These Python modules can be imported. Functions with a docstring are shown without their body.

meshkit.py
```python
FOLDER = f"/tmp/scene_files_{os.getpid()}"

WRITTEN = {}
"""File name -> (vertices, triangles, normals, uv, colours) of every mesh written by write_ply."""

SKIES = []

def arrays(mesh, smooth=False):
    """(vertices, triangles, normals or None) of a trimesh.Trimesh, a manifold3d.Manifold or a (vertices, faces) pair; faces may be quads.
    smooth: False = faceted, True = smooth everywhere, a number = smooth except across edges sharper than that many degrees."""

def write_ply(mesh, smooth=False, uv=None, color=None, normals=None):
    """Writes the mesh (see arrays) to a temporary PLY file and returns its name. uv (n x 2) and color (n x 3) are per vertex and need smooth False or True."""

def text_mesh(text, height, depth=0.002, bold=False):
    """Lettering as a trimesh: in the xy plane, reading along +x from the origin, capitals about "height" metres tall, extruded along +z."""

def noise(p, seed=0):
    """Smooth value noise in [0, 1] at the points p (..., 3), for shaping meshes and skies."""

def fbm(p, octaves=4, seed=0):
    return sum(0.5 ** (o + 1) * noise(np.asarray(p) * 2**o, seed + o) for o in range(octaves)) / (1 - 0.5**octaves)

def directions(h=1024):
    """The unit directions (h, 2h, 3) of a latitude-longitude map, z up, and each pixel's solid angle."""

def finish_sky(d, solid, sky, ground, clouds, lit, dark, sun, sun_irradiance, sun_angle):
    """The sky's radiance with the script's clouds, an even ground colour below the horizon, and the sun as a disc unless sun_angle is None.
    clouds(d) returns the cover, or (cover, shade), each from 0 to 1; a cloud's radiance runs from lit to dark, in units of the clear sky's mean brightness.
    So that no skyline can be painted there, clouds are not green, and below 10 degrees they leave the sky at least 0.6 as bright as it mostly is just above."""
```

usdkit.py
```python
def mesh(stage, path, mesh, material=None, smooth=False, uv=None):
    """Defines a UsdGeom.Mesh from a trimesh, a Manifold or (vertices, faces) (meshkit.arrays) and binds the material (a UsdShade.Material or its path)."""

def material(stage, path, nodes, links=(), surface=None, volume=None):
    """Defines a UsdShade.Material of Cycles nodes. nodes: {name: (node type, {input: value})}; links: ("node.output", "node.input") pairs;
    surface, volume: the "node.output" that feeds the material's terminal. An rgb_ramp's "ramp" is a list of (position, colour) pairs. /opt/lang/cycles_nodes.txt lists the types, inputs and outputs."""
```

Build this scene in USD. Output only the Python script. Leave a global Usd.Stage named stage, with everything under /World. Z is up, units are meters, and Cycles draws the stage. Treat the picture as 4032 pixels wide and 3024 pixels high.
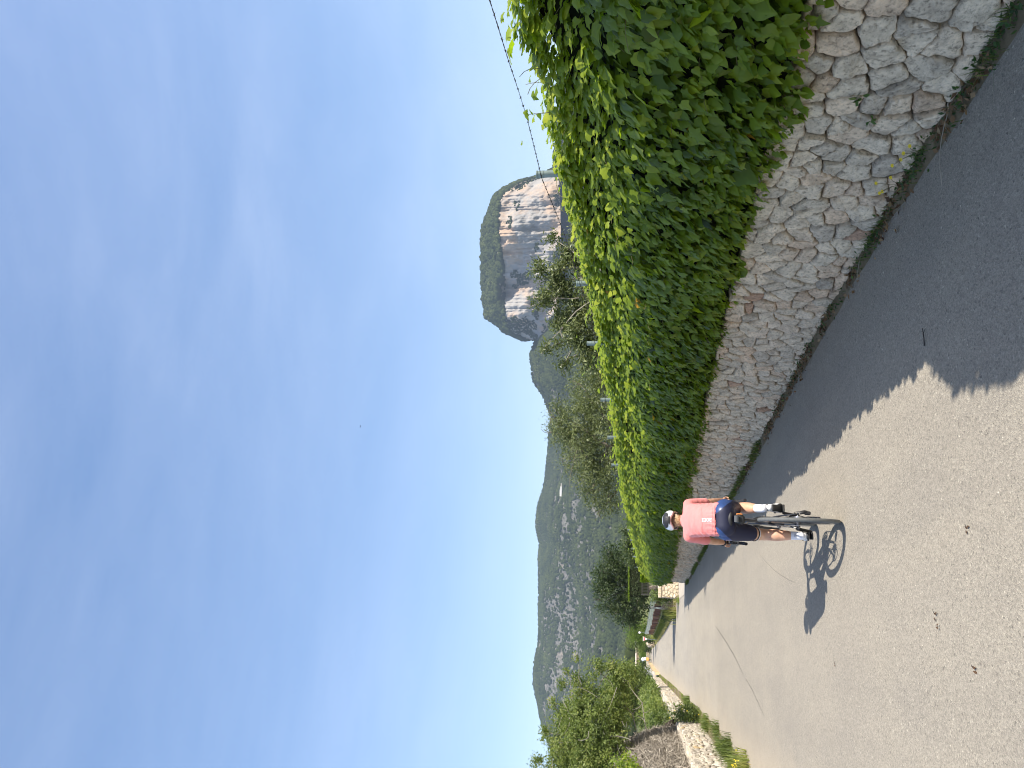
import math
import numpy as np
import trimesh
import manifold3d
from scipy.spatial import Voronoi
from scipy.interpolate import griddata
from shapely.geometry import Polygon, box as sbox
from pxr import Usd, UsdGeom, UsdLux, UsdShade, Gf, Sdf, Vt
import usdkit
import meshkit

stage = Usd.Stage.CreateInMemory()
UsdGeom.SetStageUpAxis(stage, UsdGeom.Tokens.z)
UsdGeom.SetStageMetersPerUnit(stage, 1.0)
UsdGeom.Xform.Define(stage, '/World')
UsdGeom.Scope.Define(stage, '/World/Looks')

# ------------------------------------------------------------------ camera, sky, sun, exposure
EYE = 1.62
YAW, PITCH = math.radians(19.727), math.radians(10.506)          # right of the road's direction, upwards
fwd = np.array([math.sin(YAW) * math.cos(PITCH), math.cos(YAW) * math.cos(PITCH), math.sin(PITCH)])
right = np.array([math.cos(YAW), -math.sin(YAW), 0.0])
up = np.cross(right, fwd)
cam = UsdGeom.Camera.Define(stage, '/World/camera')               # held sideways: the world's up is the picture's left
cx, cy, cz = -up, right, -fwd
cam.AddTransformOp().Set(Gf.Matrix4d(*cx, 0, *cy, 0, *cz, 0, 0, 0, EYE, 1))
cam.CreateHorizontalApertureAttr(36.0)
cam.CreateVerticalApertureAttr(27.0)
cam.CreateFocalLengthAttr(26.0)
cam.CreateClippingRangeAttr(Gf.Vec2f(0.05, 100000.0))
cam.CreateExposureAttr(1.60)

SUN = np.array([0.83, -1.04, 1.38])
SUN /= np.linalg.norm(SUN)
sun = UsdLux.DistantLight.Define(stage, '/World/sun')
sun.CreateIntensityAttr(0.68)
sun.CreateAngleAttr(0.53)
sun.CreateNormalizeAttr(True)
sun.CreateColorAttr(Gf.Vec3f(1.0, 0.94, 0.86))
zx = np.cross([0, 0, 1.0], SUN)
zx /= np.linalg.norm(zx)
zy = np.cross(SUN, zx)
sun.AddTransformOp().Set(Gf.Matrix4d(*zx, 0, *zy, 0, *SUN, 0, 0, 0, 50, 1))

M = {}


def mat(name, nodes, links, surface='p.BSDF', volume=None):
    M[name] = usdkit.material(stage, '/World/Looks/' + name, nodes, links, surface=surface, volume=volume)
    return M[name]


sky_el, sky_rot = math.asin(SUN[2]), math.atan2(SUN[0], SUN[1])
mat('sky_look', {
    'sky': ('sky_texture', {'sky_type': 'single_scattering', 'sun_disc': False, 'sun_elevation': sky_el, 'sun_rotation': sky_rot,
                            'altitude': 150.0, 'air_density': 1.0, 'aerosol_density': 1.5, 'ozone_density': 2.0}),
    'tc': ('texture_coordinate', {}),
    'map': ('mapping', {'scale': (0.7, 2.2, 4.2), 'rotation': (0.25, 0.2, 0.6)}),
    'n': ('noise_texture', {'scale': 1.3, 'detail': 8.0, 'roughness': 0.6, 'distortion': 0.35}),
    'r': ('rgb_ramp', {'ramp': [(0.0, (0, 0, 0)), (0.36, (0.0, 0.0, 0.0)), (0.55, (0.07, 0.07, 0.07)), (0.72, (0.16, 0.16, 0.16)), (1, (0.24, 0.24, 0.24))]}),
    'hs': ('hsv', {'saturation': 1.24, 'hue': 0.509}),
    'gm': ('gamma', {'gamma': 0.7}),
    'mx': ('mix_color', {'b': (3.3, 3.6, 4.2)}),
    'bg': ('background_shader', {'strength': 0.118}),
}, [('tc.generated', 'map.vector'), ('map.vector', 'n.vector'), ('n.fac', 'r.fac'), ('r.color', 'mx.fac'), ('sky.color', 'hs.color'), ('hs.color', 'gm.color'), ('gm.color', 'mx.a'), ('mx.result', 'bg.color')], surface='bg.background')
sky = UsdLux.DomeLight.Define(stage, '/World/sky')
UsdShade.MaterialBindingAPI.Apply(sky.GetPrim()).Bind(M['sky_look'])
sky.GetPrim().SetCustomDataByKey('label', 'pale blue sky with thin streaks of high cloud')
sky.GetPrim().SetCustomDataByKey('kind', 'structure')

# ------------------------------------------------------------------ helpers
_names = {}
TINTED = {'ivy_leaf', 'weed_leaf', 'dry_leaf', 'olive_leaf', 'almond_leaf', 'dark_leaf', 'bright_leaf', 'dry_twig', 'grass_blade', 'cane', 'limestone', 'pale_limestone', 'cut_limestone'}


def numbered(parent, name):
    k = (parent, name)
    n = _names.get(k, 0)
    _names[k] = n + 1
    return f'{parent}/{name}' if n == 0 else f'{parent}/{name}_{n:03d}'


def tag(prim, label=None, cat=None, group=None, kind=None):
    p = prim.GetPrim() if hasattr(prim, 'GetPrim') else prim
    for k, v in (('label', label), ('category', cat), ('group', group), ('kind', kind)):
        if v:
            p.SetCustomDataByKey(k, v)
    return p


def path_of(parent):
    return '/World' if parent is None else str(parent.GetPath())


def thing(name, label, cat, loc=(0, 0, 0), rotz=0.0, group=None, kind=None):
    x = UsdGeom.Xform.Define(stage, numbered('/World', name))
    x.AddTranslateOp().Set(Gf.Vec3d(*map(float, loc)))
    if rotz:
        x.AddRotateZOp().Set(math.degrees(rotz))
    return tag(x, label, cat, group, kind)


def obj(name, mesh, material, parent=None, smooth=False, tint=None, kind=None, label=None, cat=None, group=None, extra=None):
    """One Mesh prim. mesh: (V, F) or trimesh or Manifold; tint: one float per vertex, read by the materials."""
    p = numbered(path_of(parent), name)
    if tint is None and material in TINTED:
        tint = np.full(len(meshkit.arrays(mesh)[0]), 0.7)
        smooth = bool(smooth is True)
    if tint is None:
        m = usdkit.mesh(stage, p, mesh, M[material], smooth=smooth)
    else:
        m = usdkit.mesh(stage, p, mesh, M[material], smooth=True if smooth else False)
        UsdGeom.PrimvarsAPI(m).CreatePrimvar('tint', Sdf.ValueTypeNames.FloatArray, 'vertex').Set(Vt.FloatArray.FromNumpy(np.asarray(tint, np.float32)))
    for k, v in (extra or {}).items():
        UsdGeom.PrimvarsAPI(m).CreatePrimvar(k, Sdf.ValueTypeNames.FloatArray, 'vertex').Set(Vt.FloatArray.FromNumpy(np.asarray(v, np.float32)))
    tag(m, label, cat, group, kind)
    return m.GetPrim()


class MB:
    """Collects pieces (V, F, tint) that become one mesh."""

    def __init__(self):
        self.v, self.f, self.t, self.n = [], [], [], 0

    def add(self, v, f, t=0.5):
        v = np.asarray(v, float)
        f = np.asarray(f, int)
        if f.shape[1] == 4:
            f = np.vstack([f[:, [0, 1, 2]], f[:, [0, 2, 3]]])
        self.v.append(v)
        self.f.append(f + self.n)
        self.t.append(np.broadcast_to(np.asarray(t, float), (len(v),)))
        self.n += len(v)
        return self

    def tm(self, m, t=0.5):
        v, f, _ = meshkit.arrays(m)
        return self.add(v, f, t)

    def get(self):
        return np.vstack(self.v), np.vstack(self.f), np.concatenate(self.t)

    def build(self, name, material, parent=None, smooth=False, **kw):
        v, f, t = self.get()
        return obj(name, (v, f), material, parent, smooth=smooth, tint=t, **kw)


def tube(points, radii, sides=6, cap=True):
    p = np.asarray(points, float)
    r = np.broadcast_to(np.asarray(radii, float), (len(p),))
    t = np.gradient(p, axis=0)
    t /= np.linalg.norm(t, axis=1, keepdims=True) + 1e-12
    ref = np.array([0, 0, 1.0]) if abs(t[:, 2]).mean() < 0.85 else np.array([1.0, 0, 0])
    a = np.cross(t, ref)
    a /= np.linalg.norm(a, axis=1, keepdims=True) + 1e-12
    b = np.cross(t, a)
    an = np.arange(sides) * 2 * np.pi / sides
    v = (p[:, None] + r[:, None, None] * (np.cos(an)[None, :, None] * a[:, None] + np.sin(an)[None, :, None] * b[:, None])).reshape(-1, 3)
    i, j = np.meshgrid(np.arange(len(p) - 1), np.arange(sides), indexing='ij')
    q = np.stack([i * sides + j, (i + 1) * sides + j, (i + 1) * sides + (j + 1) % sides, i * sides + (j + 1) % sides], -1).reshape(-1, 4)
    f = np.vstack([q[:, [0, 1, 2]], q[:, [0, 2, 3]]])
    if cap:
        n = len(v)
        v = np.vstack([v, p[:1], p[-1:]])
        k = np.arange(sides)
        f = np.vstack([f, np.stack([np.full(sides, n), k, (k + 1) % sides], 1),
                       np.stack([np.full(sides, n + 1), (len(p) - 1) * sides + (k + 1) % sides, (len(p) - 1) * sides + k], 1)])
    return v, f


def boxm(lo, hi, bevel=0.0):
    lo, hi = np.array(lo, float), np.array(hi, float)
    if bevel <= 0:
        m = trimesh.creation.box(hi - lo)
        m.apply_translation((lo + hi) / 2)
        return m.vertices, m.faces
    pts = []
    for sx in (0, 1):
        for sy in (0, 1):
            for sz in (0, 1):
                c = np.where([sx, sy, sz], hi, lo)
                s = np.where([sx, sy, sz], -1, 1) * bevel
                pts += [c + s * [0, 1, 1], c + s * [1, 0, 1], c + s * [1, 1, 0]]
    h = trimesh.convex.convex_hull(np.array(pts))
    return h.vertices, h.faces


def spline(pts, n):
    pts = np.asarray(pts, float)
    if len(pts) == 2:
        return pts[0] + (pts[1] - pts[0]) * np.linspace(0, 1, n)[:, None]
    from scipy.interpolate import CubicSpline
    d = np.r_[0, np.cumsum(np.linalg.norm(np.diff(pts, axis=0), axis=1))]
    return CubicSpline(d, pts)(np.linspace(0, d[-1], n))


def unit(a):
    a = np.asarray(a, float)
    return a / (np.linalg.norm(a, axis=-1, keepdims=True) + 1e-12)


def smoothstep(a, b, x):
    t = np.clip((np.asarray(x, float) - a) / (b - a), 0, 1)
    return t * t * (3 - 2 * t)


def rise(y):
    """Height of the valley floor along the road: level, then climbing gently towards the hills."""
    y = np.asarray(y, float)
    near = 0.000283 * np.clip(y - 33, 0, 72) ** 2
    return near + np.interp(y, [105, 260, 400, 900, 3000], [0, 3.5, 7.0, 18.0, 40.0])


# ------------------------------------------------------------------ materials
def leafmat(name, stops, trans=0.35, rough=0.42, spec=0.45, tcol=None, noise=0.0):
    """A leaf: glossy skin over a mix of diffuse and translucent green; the tint picks the green."""
    nodes = {
        'a': ('attribute', {'attribute': 'tint'}),
        'r': ('rgb_ramp', {'ramp': stops}),
        'p': ('principled_bsdf', {'roughness': rough, 'specular_ior_level': spec}),
        'tr': ('translucent_bsdf', {}),
        'tc': ('mix_color', {'blend_type': 'multiply', 'fac': 1.0, 'b': tcol or (1.5, 1.75, 0.55)}),
        'm': ('mix_closure', {'fac': trans}),
    }
    mat(name, nodes, [('a.fac', 'r.fac'), ('r.color', 'p.base_color'), ('r.color', 'tc.a'), ('tc.result', 'tr.color'), ('p.BSDF', 'm.closure1'), ('tr.BSDF', 'm.closure2')], surface='m.closure')


def plain(name, color, rough=0.5, metallic=0.0, spec=0.5, noise=None, bump=None, coat=0.0):
    nodes = {'p': ('principled_bsdf', {'roughness': rough, 'metallic': metallic, 'specular_ior_level': spec, 'coat_weight': coat})}
    links = []
    nodes['tc'] = ('texture_coordinate', {})
    nodes['n'] = ('noise_texture', {'scale': (noise or (6.0, 0.15))[0], 'detail': 5.0, 'roughness': 0.6})
    k = (noise or (6.0, 0.12))[1]
    c = np.array(color)
    nodes['r'] = ('rgb_ramp', {'ramp': [(0.25, tuple(c * (1 - k))), (0.75, tuple(np.minimum(c * (1 + k), 1)))]})
    links += [('tc.object', 'n.vector'), ('n.fac', 'r.fac'), ('r.color', 'p.base_color')]
    if bump:
        nodes['n2'] = ('noise_texture', {'scale': bump[0], 'detail': 6.0, 'roughness': 0.6})
        nodes['b'] = ('bump', {'strength': bump[1], 'distance': bump[2]})
        links += [('tc.object', 'n2.vector'), ('n2.fac', 'b.height'), ('b.normal', 'p.normal')]
    mat(name, nodes, links)


def stonemat(name, stops, spot=(0.10, 0.095, 0.085), scale=1.0, bump=0.9):
    nodes = {
        'g': ('geometry', {}),
        'a': ('attribute', {'attribute': 'tint'}),
        'r': ('rgb_ramp', {'ramp': stops}),
        'n1': ('noise_texture', {'scale': 9.0 * scale, 'detail': 7.0, 'roughness': 0.68}),
        'n2': ('noise_texture', {'scale': 42.0 * scale, 'detail': 6.0, 'roughness': 0.7}),
        'n3': ('noise_texture', {'scale': 4.0 * scale, 'detail': 8.0, 'roughness': 0.75, 'distortion': 0.6}),
        'v': ('voronoi_texture', {'scale': 70.0 * scale, 'feature': 'f1'}),
        'rm1': ('rgb_ramp', {'ramp': [(0.3, (0.62, 0.61, 0.60)), (0.5, (1.0, 0.99, 0.97)), (0.72, (1.32, 1.3, 1.26))]}),
        'rm2': ('rgb_ramp', {'ramp': [(0.33, (0.40, 0.39, 0.38)), (0.47, (1.0, 1.0, 1.0)), (0.7, (1.2, 1.19, 1.17))]}),
        'rm3': ('rgb_ramp', {'ramp': [(0.0, (0, 0, 0)), (0.60, (0, 0, 0)), (0.72, (0.6, 0.6, 0.6)), (1, (0.8, 0.8, 0.8))]}),
        'm1': ('mix_color', {'blend_type': 'multiply', 'fac': 1.0, 'use_clamp': False}),
        'm2': ('mix_color', {'blend_type': 'multiply', 'fac': 1.0, 'use_clamp': False}),
        'm3': ('mix_color', {'b': spot}),
        'ad': ('math', {'math_type': 'multiply_add', 'value2': 0.45}),
        'b': ('bump', {'strength': bump, 'distance': 0.02}),
        'p': ('principled_bsdf', {'roughness': 0.88, 'specular_ior_level': 0.2}),
    }
    links = [('a.fac', 'r.fac'), ('g.position', 'n1.vector'), ('g.position', 'n2.vector'), ('g.position', 'n3.vector'), ('g.position', 'v.vector'),
             ('n1.fac', 'rm1.fac'), ('n2.fac', 'rm2.fac'), ('n3.fac', 'rm3.fac'), ('r.color', 'm1.a'), ('rm1.color', 'm1.b'), ('m1.result', 'm2.a'), ('rm2.color', 'm2.b'),
             ('m2.result', 'm3.a'), ('rm3.color', 'm3.fac'), ('m3.result', 'p.base_color'), ('n2.fac', 'ad.value1'), ('n1.fac', 'ad.value3'), ('ad.value', 'b.height'), ('b.normal', 'p.normal')]
    mat(name, nodes, links)


stonemat('limestone', [(0.0, (0.46, 0.385, 0.295)), (0.25, (0.56, 0.465, 0.345)), (0.5, (0.62, 0.51, 0.375)), (0.72, (0.63, 0.50, 0.36)), (0.90, (0.60, 0.44, 0.30)), (1.0, (0.42, 0.27, 0.18))])
stonemat('pale_limestone', [(0.0, (0.34, 0.30, 0.25)), (0.4, (0.44, 0.39, 0.31)), (0.7, (0.50, 0.45, 0.37)), (0.9, (0.50, 0.38, 0.22)), (1.0, (0.44, 0.26, 0.12))], spot=(0.16, 0.13, 0.10))
stonemat('cut_limestone', [(0.0, (0.48, 0.40, 0.29)), (0.5, (0.58, 0.49, 0.36)), (1.0, (0.62, 0.42, 0.22))], spot=(0.4, 0.33, 0.24), bump=0.4)
plain('mortar', (0.055, 0.05, 0.042), rough=0.95, spec=0.1, noise=(14, 0.4), bump=(40, 0.6, 0.01))
plain('mortar_pale', (0.33, 0.28, 0.21), rough=0.95, spec=0.1, noise=(14, 0.25), bump=(40, 0.6, 0.01))
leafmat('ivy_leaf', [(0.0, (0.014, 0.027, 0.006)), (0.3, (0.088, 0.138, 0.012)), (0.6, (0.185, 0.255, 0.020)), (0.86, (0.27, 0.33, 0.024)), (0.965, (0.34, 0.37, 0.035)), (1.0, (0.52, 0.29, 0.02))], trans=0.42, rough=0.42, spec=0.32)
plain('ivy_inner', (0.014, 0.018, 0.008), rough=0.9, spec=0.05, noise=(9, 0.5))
plain('ivy_stem', (0.16, 0.14, 0.07), rough=0.8, spec=0.2)
plain('galvanised', (0.20, 0.245, 0.235), rough=0.5, metallic=0.35, noise=(9, 0.15))
plain('rusty_wire', (0.05, 0.04, 0.035), rough=0.6, metallic=0.5)
leafmat('weed_leaf', [(0.0, (0.03, 0.06, 0.018)), (0.5, (0.055, 0.11, 0.03)), (0.8, (0.11, 0.17, 0.04)), (1.0, (0.34, 0.29, 0.15))], trans=0.3, rough=0.5, spec=0.3)
leafmat('dry_leaf', [(0.0, (0.10, 0.06, 0.035)), (0.5, (0.20, 0.12, 0.06)), (1.0, (0.34, 0.24, 0.13))], trans=0.15, rough=0.7, spec=0.2, tcol=(1.2, 0.9, 0.6))
plain('yellow_petal', (0.75, 0.55, 0.03), rough=0.6, spec=0.2)

# road: pale worn asphalt with stone chips, tracks along it, sand at its left edge
mat('asphalt', {
    'g': ('geometry', {}),
    'v1': ('voronoi_texture', {'scale': 95.0, 'feature': 'f1', 'randomness': 1.0}),
    'v2': ('voronoi_texture', {'scale': 210.0, 'feature': 'f1'}),
    'chip': ('rgb_ramp', {'ramp': [(0.0, (0.40, 0.40, 0.41)), (0.16, (0.78, 0.78, 0.78)), (0.55, (1.0, 1.0, 1.0)), (0.85, (1.10, 1.10, 1.09)), (0.95, (1.4, 1.4, 1.38)), (1.0, (2.4, 2.4, 2.35))]}),
    'chipv': ('rgb_to_bw', {}),
    'chip2': ('rgb_ramp', {'ramp': [(0.0, (0.72, 0.72, 0.72)), (0.5, (1.0, 1.0, 1.0)), (1.0, (1.22, 1.22, 1.21))]}),
    'bw2': ('rgb_to_bw', {}),
    'map': ('mapping', {'scale': (1.0, 0.10, 1.0)}),
    'nt': ('noise_texture', {'scale': 1.6, 'detail': 4.0, 'roughness': 0.55}),
    'rt': ('rgb_ramp', {'ramp': [(0.3, (0.90, 0.905, 0.92)), (0.55, (1.0, 1.0, 1.0)), (0.75, (1.06, 1.05, 1.03))]}),
    'np': ('noise_texture', {'scale': 0.8, 'detail': 6.0, 'roughness': 0.65}),
    'rp': ('rgb_ramp', {'ramp': [(0.3, (0.94, 0.94, 0.95)), (0.7, (1.05, 1.045, 1.03))]}),
    'base': ('color', {'value': (0.322, 0.287, 0.228)}),
    'm1': ('mix_color', {'blend_type': 'multiply', 'fac': 1.0, 'use_clamp': False}),
    'm2': ('mix_color', {'blend_type': 'multiply', 'fac': 1.0, 'use_clamp': False}),
    'm3': ('mix_color', {'blend_type': 'multiply', 'fac': 1.0, 'use_clamp': False}),
    'm4': ('mix_color', {'blend_type': 'multiply', 'fac': 1.0, 'use_clamp': False}),
    'sx': ('separate_xyz', {}),
    'ed': ('math', {'math_type': 'multiply_add', 'value2': 0.9}),
    'ns': ('noise_texture', {'scale': 1.3, 'detail': 6.0, 'roughness': 0.7}),
    'sand': ('map_range', {'from_min': -0.45, 'from_max': -1.45, 'to_min': 0.0, 'to_max': 0.9, 'clamp': True}),
    'far': ('map_range', {'from_min': 19.6, 'from_max': 20.2, 'to_min': 1.0, 'to_max': 1.09, 'clamp': True}),
    'farm': ('vector_math', {'math_type': 'scale'}),
    'sm': ('mix_color', {'b': (0.40, 0.335, 0.245)}),
    'hb': ('math', {'math_type': 'multiply_add', 'value2': 1.0}),
    'b': ('bump', {'strength': 0.55, 'distance': 0.006}),
    'p': ('principled_bsdf', {'roughness': 0.86, 'specular_ior_level': 0.28}),
}, [('g.position', 'v1.vector'), ('g.position', 'v2.vector'), ('v1.color', 'chipv.color'), ('chipv.val', 'chip.fac'), ('v2.color', 'bw2.color'), ('bw2.val', 'chip2.fac'),
    ('g.position', 'map.vector'), ('map.vector', 'nt.vector'), ('nt.fac', 'rt.fac'), ('g.position', 'np.vector'), ('np.fac', 'rp.fac'),
    ('base.color', 'm1.a'), ('chip.color', 'm1.b'), ('m1.result', 'm2.a'), ('chip2.color', 'm2.b'), ('m2.result', 'm3.a'), ('rt.color', 'm3.b'), ('m3.result', 'm4.a'), ('rp.color', 'm4.b'),
    ('g.position', 'sx.vector'), ('g.position', 'ns.vector'), ('ns.fac', 'ed.value1'), ('sx.x', 'ed.value3'), ('ed.value', 'sand.value'),
    ('sx.y', 'far.value'), ('m4.result', 'farm.vector1'), ('far.result', 'farm.scale'), ('farm.vector', 'sm.a'), ('sand.result', 'sm.fac'), ('sm.result', 'p.base_color'),
    ('v1.distance', 'hb.value1'), ('v2.distance', 'hb.value3'), ('hb.value', 'b.height'), ('b.normal', 'p.normal')])
plain('crack_fill', (0.05, 0.047, 0.044), rough=0.9, spec=0.1)
plain('sandy_patch', (0.42, 0.35, 0.25), rough=0.95, spec=0.1)
plain('concrete', (0.42, 0.37, 0.29), rough=0.9, spec=0.2, noise=(1.5, 0.2), bump=(60, 0.3, 0.005))
mat('field_ground', {
    'g': ('geometry', {}),
    'n': ('noise_texture', {'scale': 0.05, 'detail': 8.0, 'roughness': 0.65}),
    'n2': ('noise_texture', {'scale': 2.5, 'detail': 6.0, 'roughness': 0.7}),
    'r': ('rgb_ramp', {'ramp': [(0.3, (0.07, 0.10, 0.03)), (0.5, (0.12, 0.14, 0.045)), (0.7, (0.21, 0.18, 0.09))]}),
    'r2': ('rgb_ramp', {'ramp': [(0.3, (0.65, 0.65, 0.65)), (0.7, (1.3, 1.3, 1.3))]}),
    'm': ('mix_color', {'blend_type': 'multiply', 'fac': 1.0, 'use_clamp': False}),
    'p': ('principled_bsdf', {'roughness': 0.95, 'specular_ior_level': 0.1}),
}, [('g.position', 'n.vector'), ('g.position', 'n2.vector'), ('n.fac', 'r.fac'), ('n2.fac', 'r2.fac'), ('r.color', 'm.a'), ('r2.color', 'm.b'), ('m.result', 'p.base_color')])
mat('soil', {
    'g': ('geometry', {}),
    'n': ('noise_texture', {'scale': 3.0, 'detail': 8.0, 'roughness': 0.7}),
    'r': ('rgb_ramp', {'ramp': [(0.3, (0.10, 0.075, 0.045)), (0.55, (0.20, 0.16, 0.10)), (0.75, (0.30, 0.24, 0.16))]}),
    'b': ('bump', {'strength': 0.6, 'distance': 0.03}),
    'p': ('principled_bsdf', {'roughness': 0.95, 'specular_ior_level': 0.1}),
}, [('g.position', 'n.vector'), ('n.fac', 'r.fac'), ('r.color', 'p.base_color'), ('n.fac', 'b.height'), ('b.normal', 'p.normal')])

# ------------------------------------------------------------------ ground and road
RIGHT_EDGE = np.array([(-8, 2.85), (1, 2.85), (2.9, 2.85), (4, 3.0), (7, 3.08), (20, 3.05), (35, 3.05), (45, 3.0), (52, 2.35), (60, 2.0), (72, 1.6), (85, 1.15), (95, 0.7), (105, 0.4)])
LEFT_EDGE = np.array([(-8, -1.7), (13, -1.68), (25, -1.60), (37, -1.75), (66, -1.85), (80, -1.8), (90, -2.3), (97, -3.4), (105, -6)])


def ground_sheet():
    xs = np.unique(np.r_[np.linspace(-12, 12, 25), np.geomspace(12, 4000, 26), -np.geomspace(12, 4000, 26)])
    ys = np.unique(np.r_[np.linspace(-30, 120, 61), np.geomspace(120, 1600, 24), -np.geomspace(30, 3000, 12)])
    X, Y = np.meshgrid(xs, ys, indexing='ij')
    Z = rise(Y) - 0.03
    Z += np.where((np.abs(X) > 14) & (Y > 60), 0.8 * (meshkit.fbm(np.stack([X / 40, Y / 40, 0 * X], -1), 3, 5) - 0.5), 0)
    v = np.stack([X, Y, Z], -1).reshape(-1, 3)
    nx, ny = len(xs), len(ys)
    i, j = np.meshgrid(np.arange(nx - 1), np.arange(ny - 1), indexing='ij')
    q = np.stack([i * ny + j, (i + 1) * ny + j, (i + 1) * ny + j + 1, i * ny + j + 1], -1).reshape(-1, 4)
    obj('ground', (v, q), 'field_ground', smooth=True, kind='structure', label='green and straw coloured valley floor around the road')


ground_sheet()
ROAD = UsdGeom.Xform.Define(stage, '/World/road').GetPrim()
tag(ROAD, 'pale grey worn asphalt lane running along the ivy wall', None, None, 'structure')
ys = np.r_[np.arange(-8, 34, 1.0), np.arange(34, 105.1, 1.5)]
xr = np.interp(ys, RIGHT_EDGE[:, 0], RIGHT_EDGE[:, 1]) + 0.05
xl = np.interp(ys, LEFT_EDGE[:, 0], LEFT_EDGE[:, 1]) - 0.08
nx = 24
T = np.linspace(0, 1, nx)
X = xl[:, None] + (xr - xl)[:, None] * T
Y = np.repeat(ys[:, None], nx, 1)
Z = rise(Y) + 0.012 * np.sin(T * np.pi)[None] + 0.006 * (meshkit.noise(np.stack([X * 0.9, Y * 0.35, 0 * X], -1), 3) - 0.5) + 0.004
v = np.stack([X, Y, Z], -1).reshape(-1, 3)
i, j = np.meshgrid(np.arange(len(ys) - 1), np.arange(nx - 1), indexing='ij')
obj('road_surface', (v, np.stack([i * nx + j, i * nx + j + 1, (i + 1) * nx + j + 1, (i + 1) * nx + j], -1).reshape(-1, 4)), 'asphalt', ROAD, smooth=True)


def road_z(x, y):
    x, y = np.asarray(x, float), np.asarray(y, float)
    a = np.interp(y, LEFT_EDGE[:, 0], LEFT_EDGE[:, 1]) - 0.08
    b = np.interp(y, RIGHT_EDGE[:, 0], RIGHT_EDGE[:, 1]) + 0.05
    return rise(y) + 0.012 * np.sin(np.clip((x - a) / (b - a), 0, 1) * np.pi) + 0.004


def ribbon(pts, width, seed, dz=0.006):
    r = np.random.default_rng(seed)
    p = spline(pts, 40)
    p = p + np.cumsum(r.normal(0, width * 0.45, (40, 2)), 0) * 0.6 + r.normal(0, width * 0.35, (40, 2))
    t = unit(np.gradient(p, axis=0))
    nrm = np.stack([-t[:, 1], t[:, 0]], 1)
    w = width * (0.35 + 0.9 * r.random(40)) * np.sin(np.linspace(0.08, np.pi - 0.08, 40)) ** 0.4
    a, b = p + nrm * w[:, None] / 2, p - nrm * w[:, None] / 2
    v = np.vstack([np.c_[a, road_z(a[:, 0], a[:, 1]) + dz], np.c_[b, road_z(b[:, 0], b[:, 1]) + dz]])
    k = np.arange(39)
    return v, np.stack([k, k + 40, k + 41, k + 1], 1)


obj('crack', ribbon([(0.72, 19.6), (0.42, 17.6), (0.1, 15.8), (-0.22, 14.3)], 0.014, 1), 'crack_fill', ROAD)
obj('crack', ribbon([(-0.3, 13.9), (-0.5, 12.9), (-0.75, 11.9)], 0.008, 2), 'crack_fill', ROAD)
obj('crack', ribbon([(1.5, 11.6), (1.1, 10.2), (0.85, 8.9)], 0.004, 3), 'crack_fill', ROAD)
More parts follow.
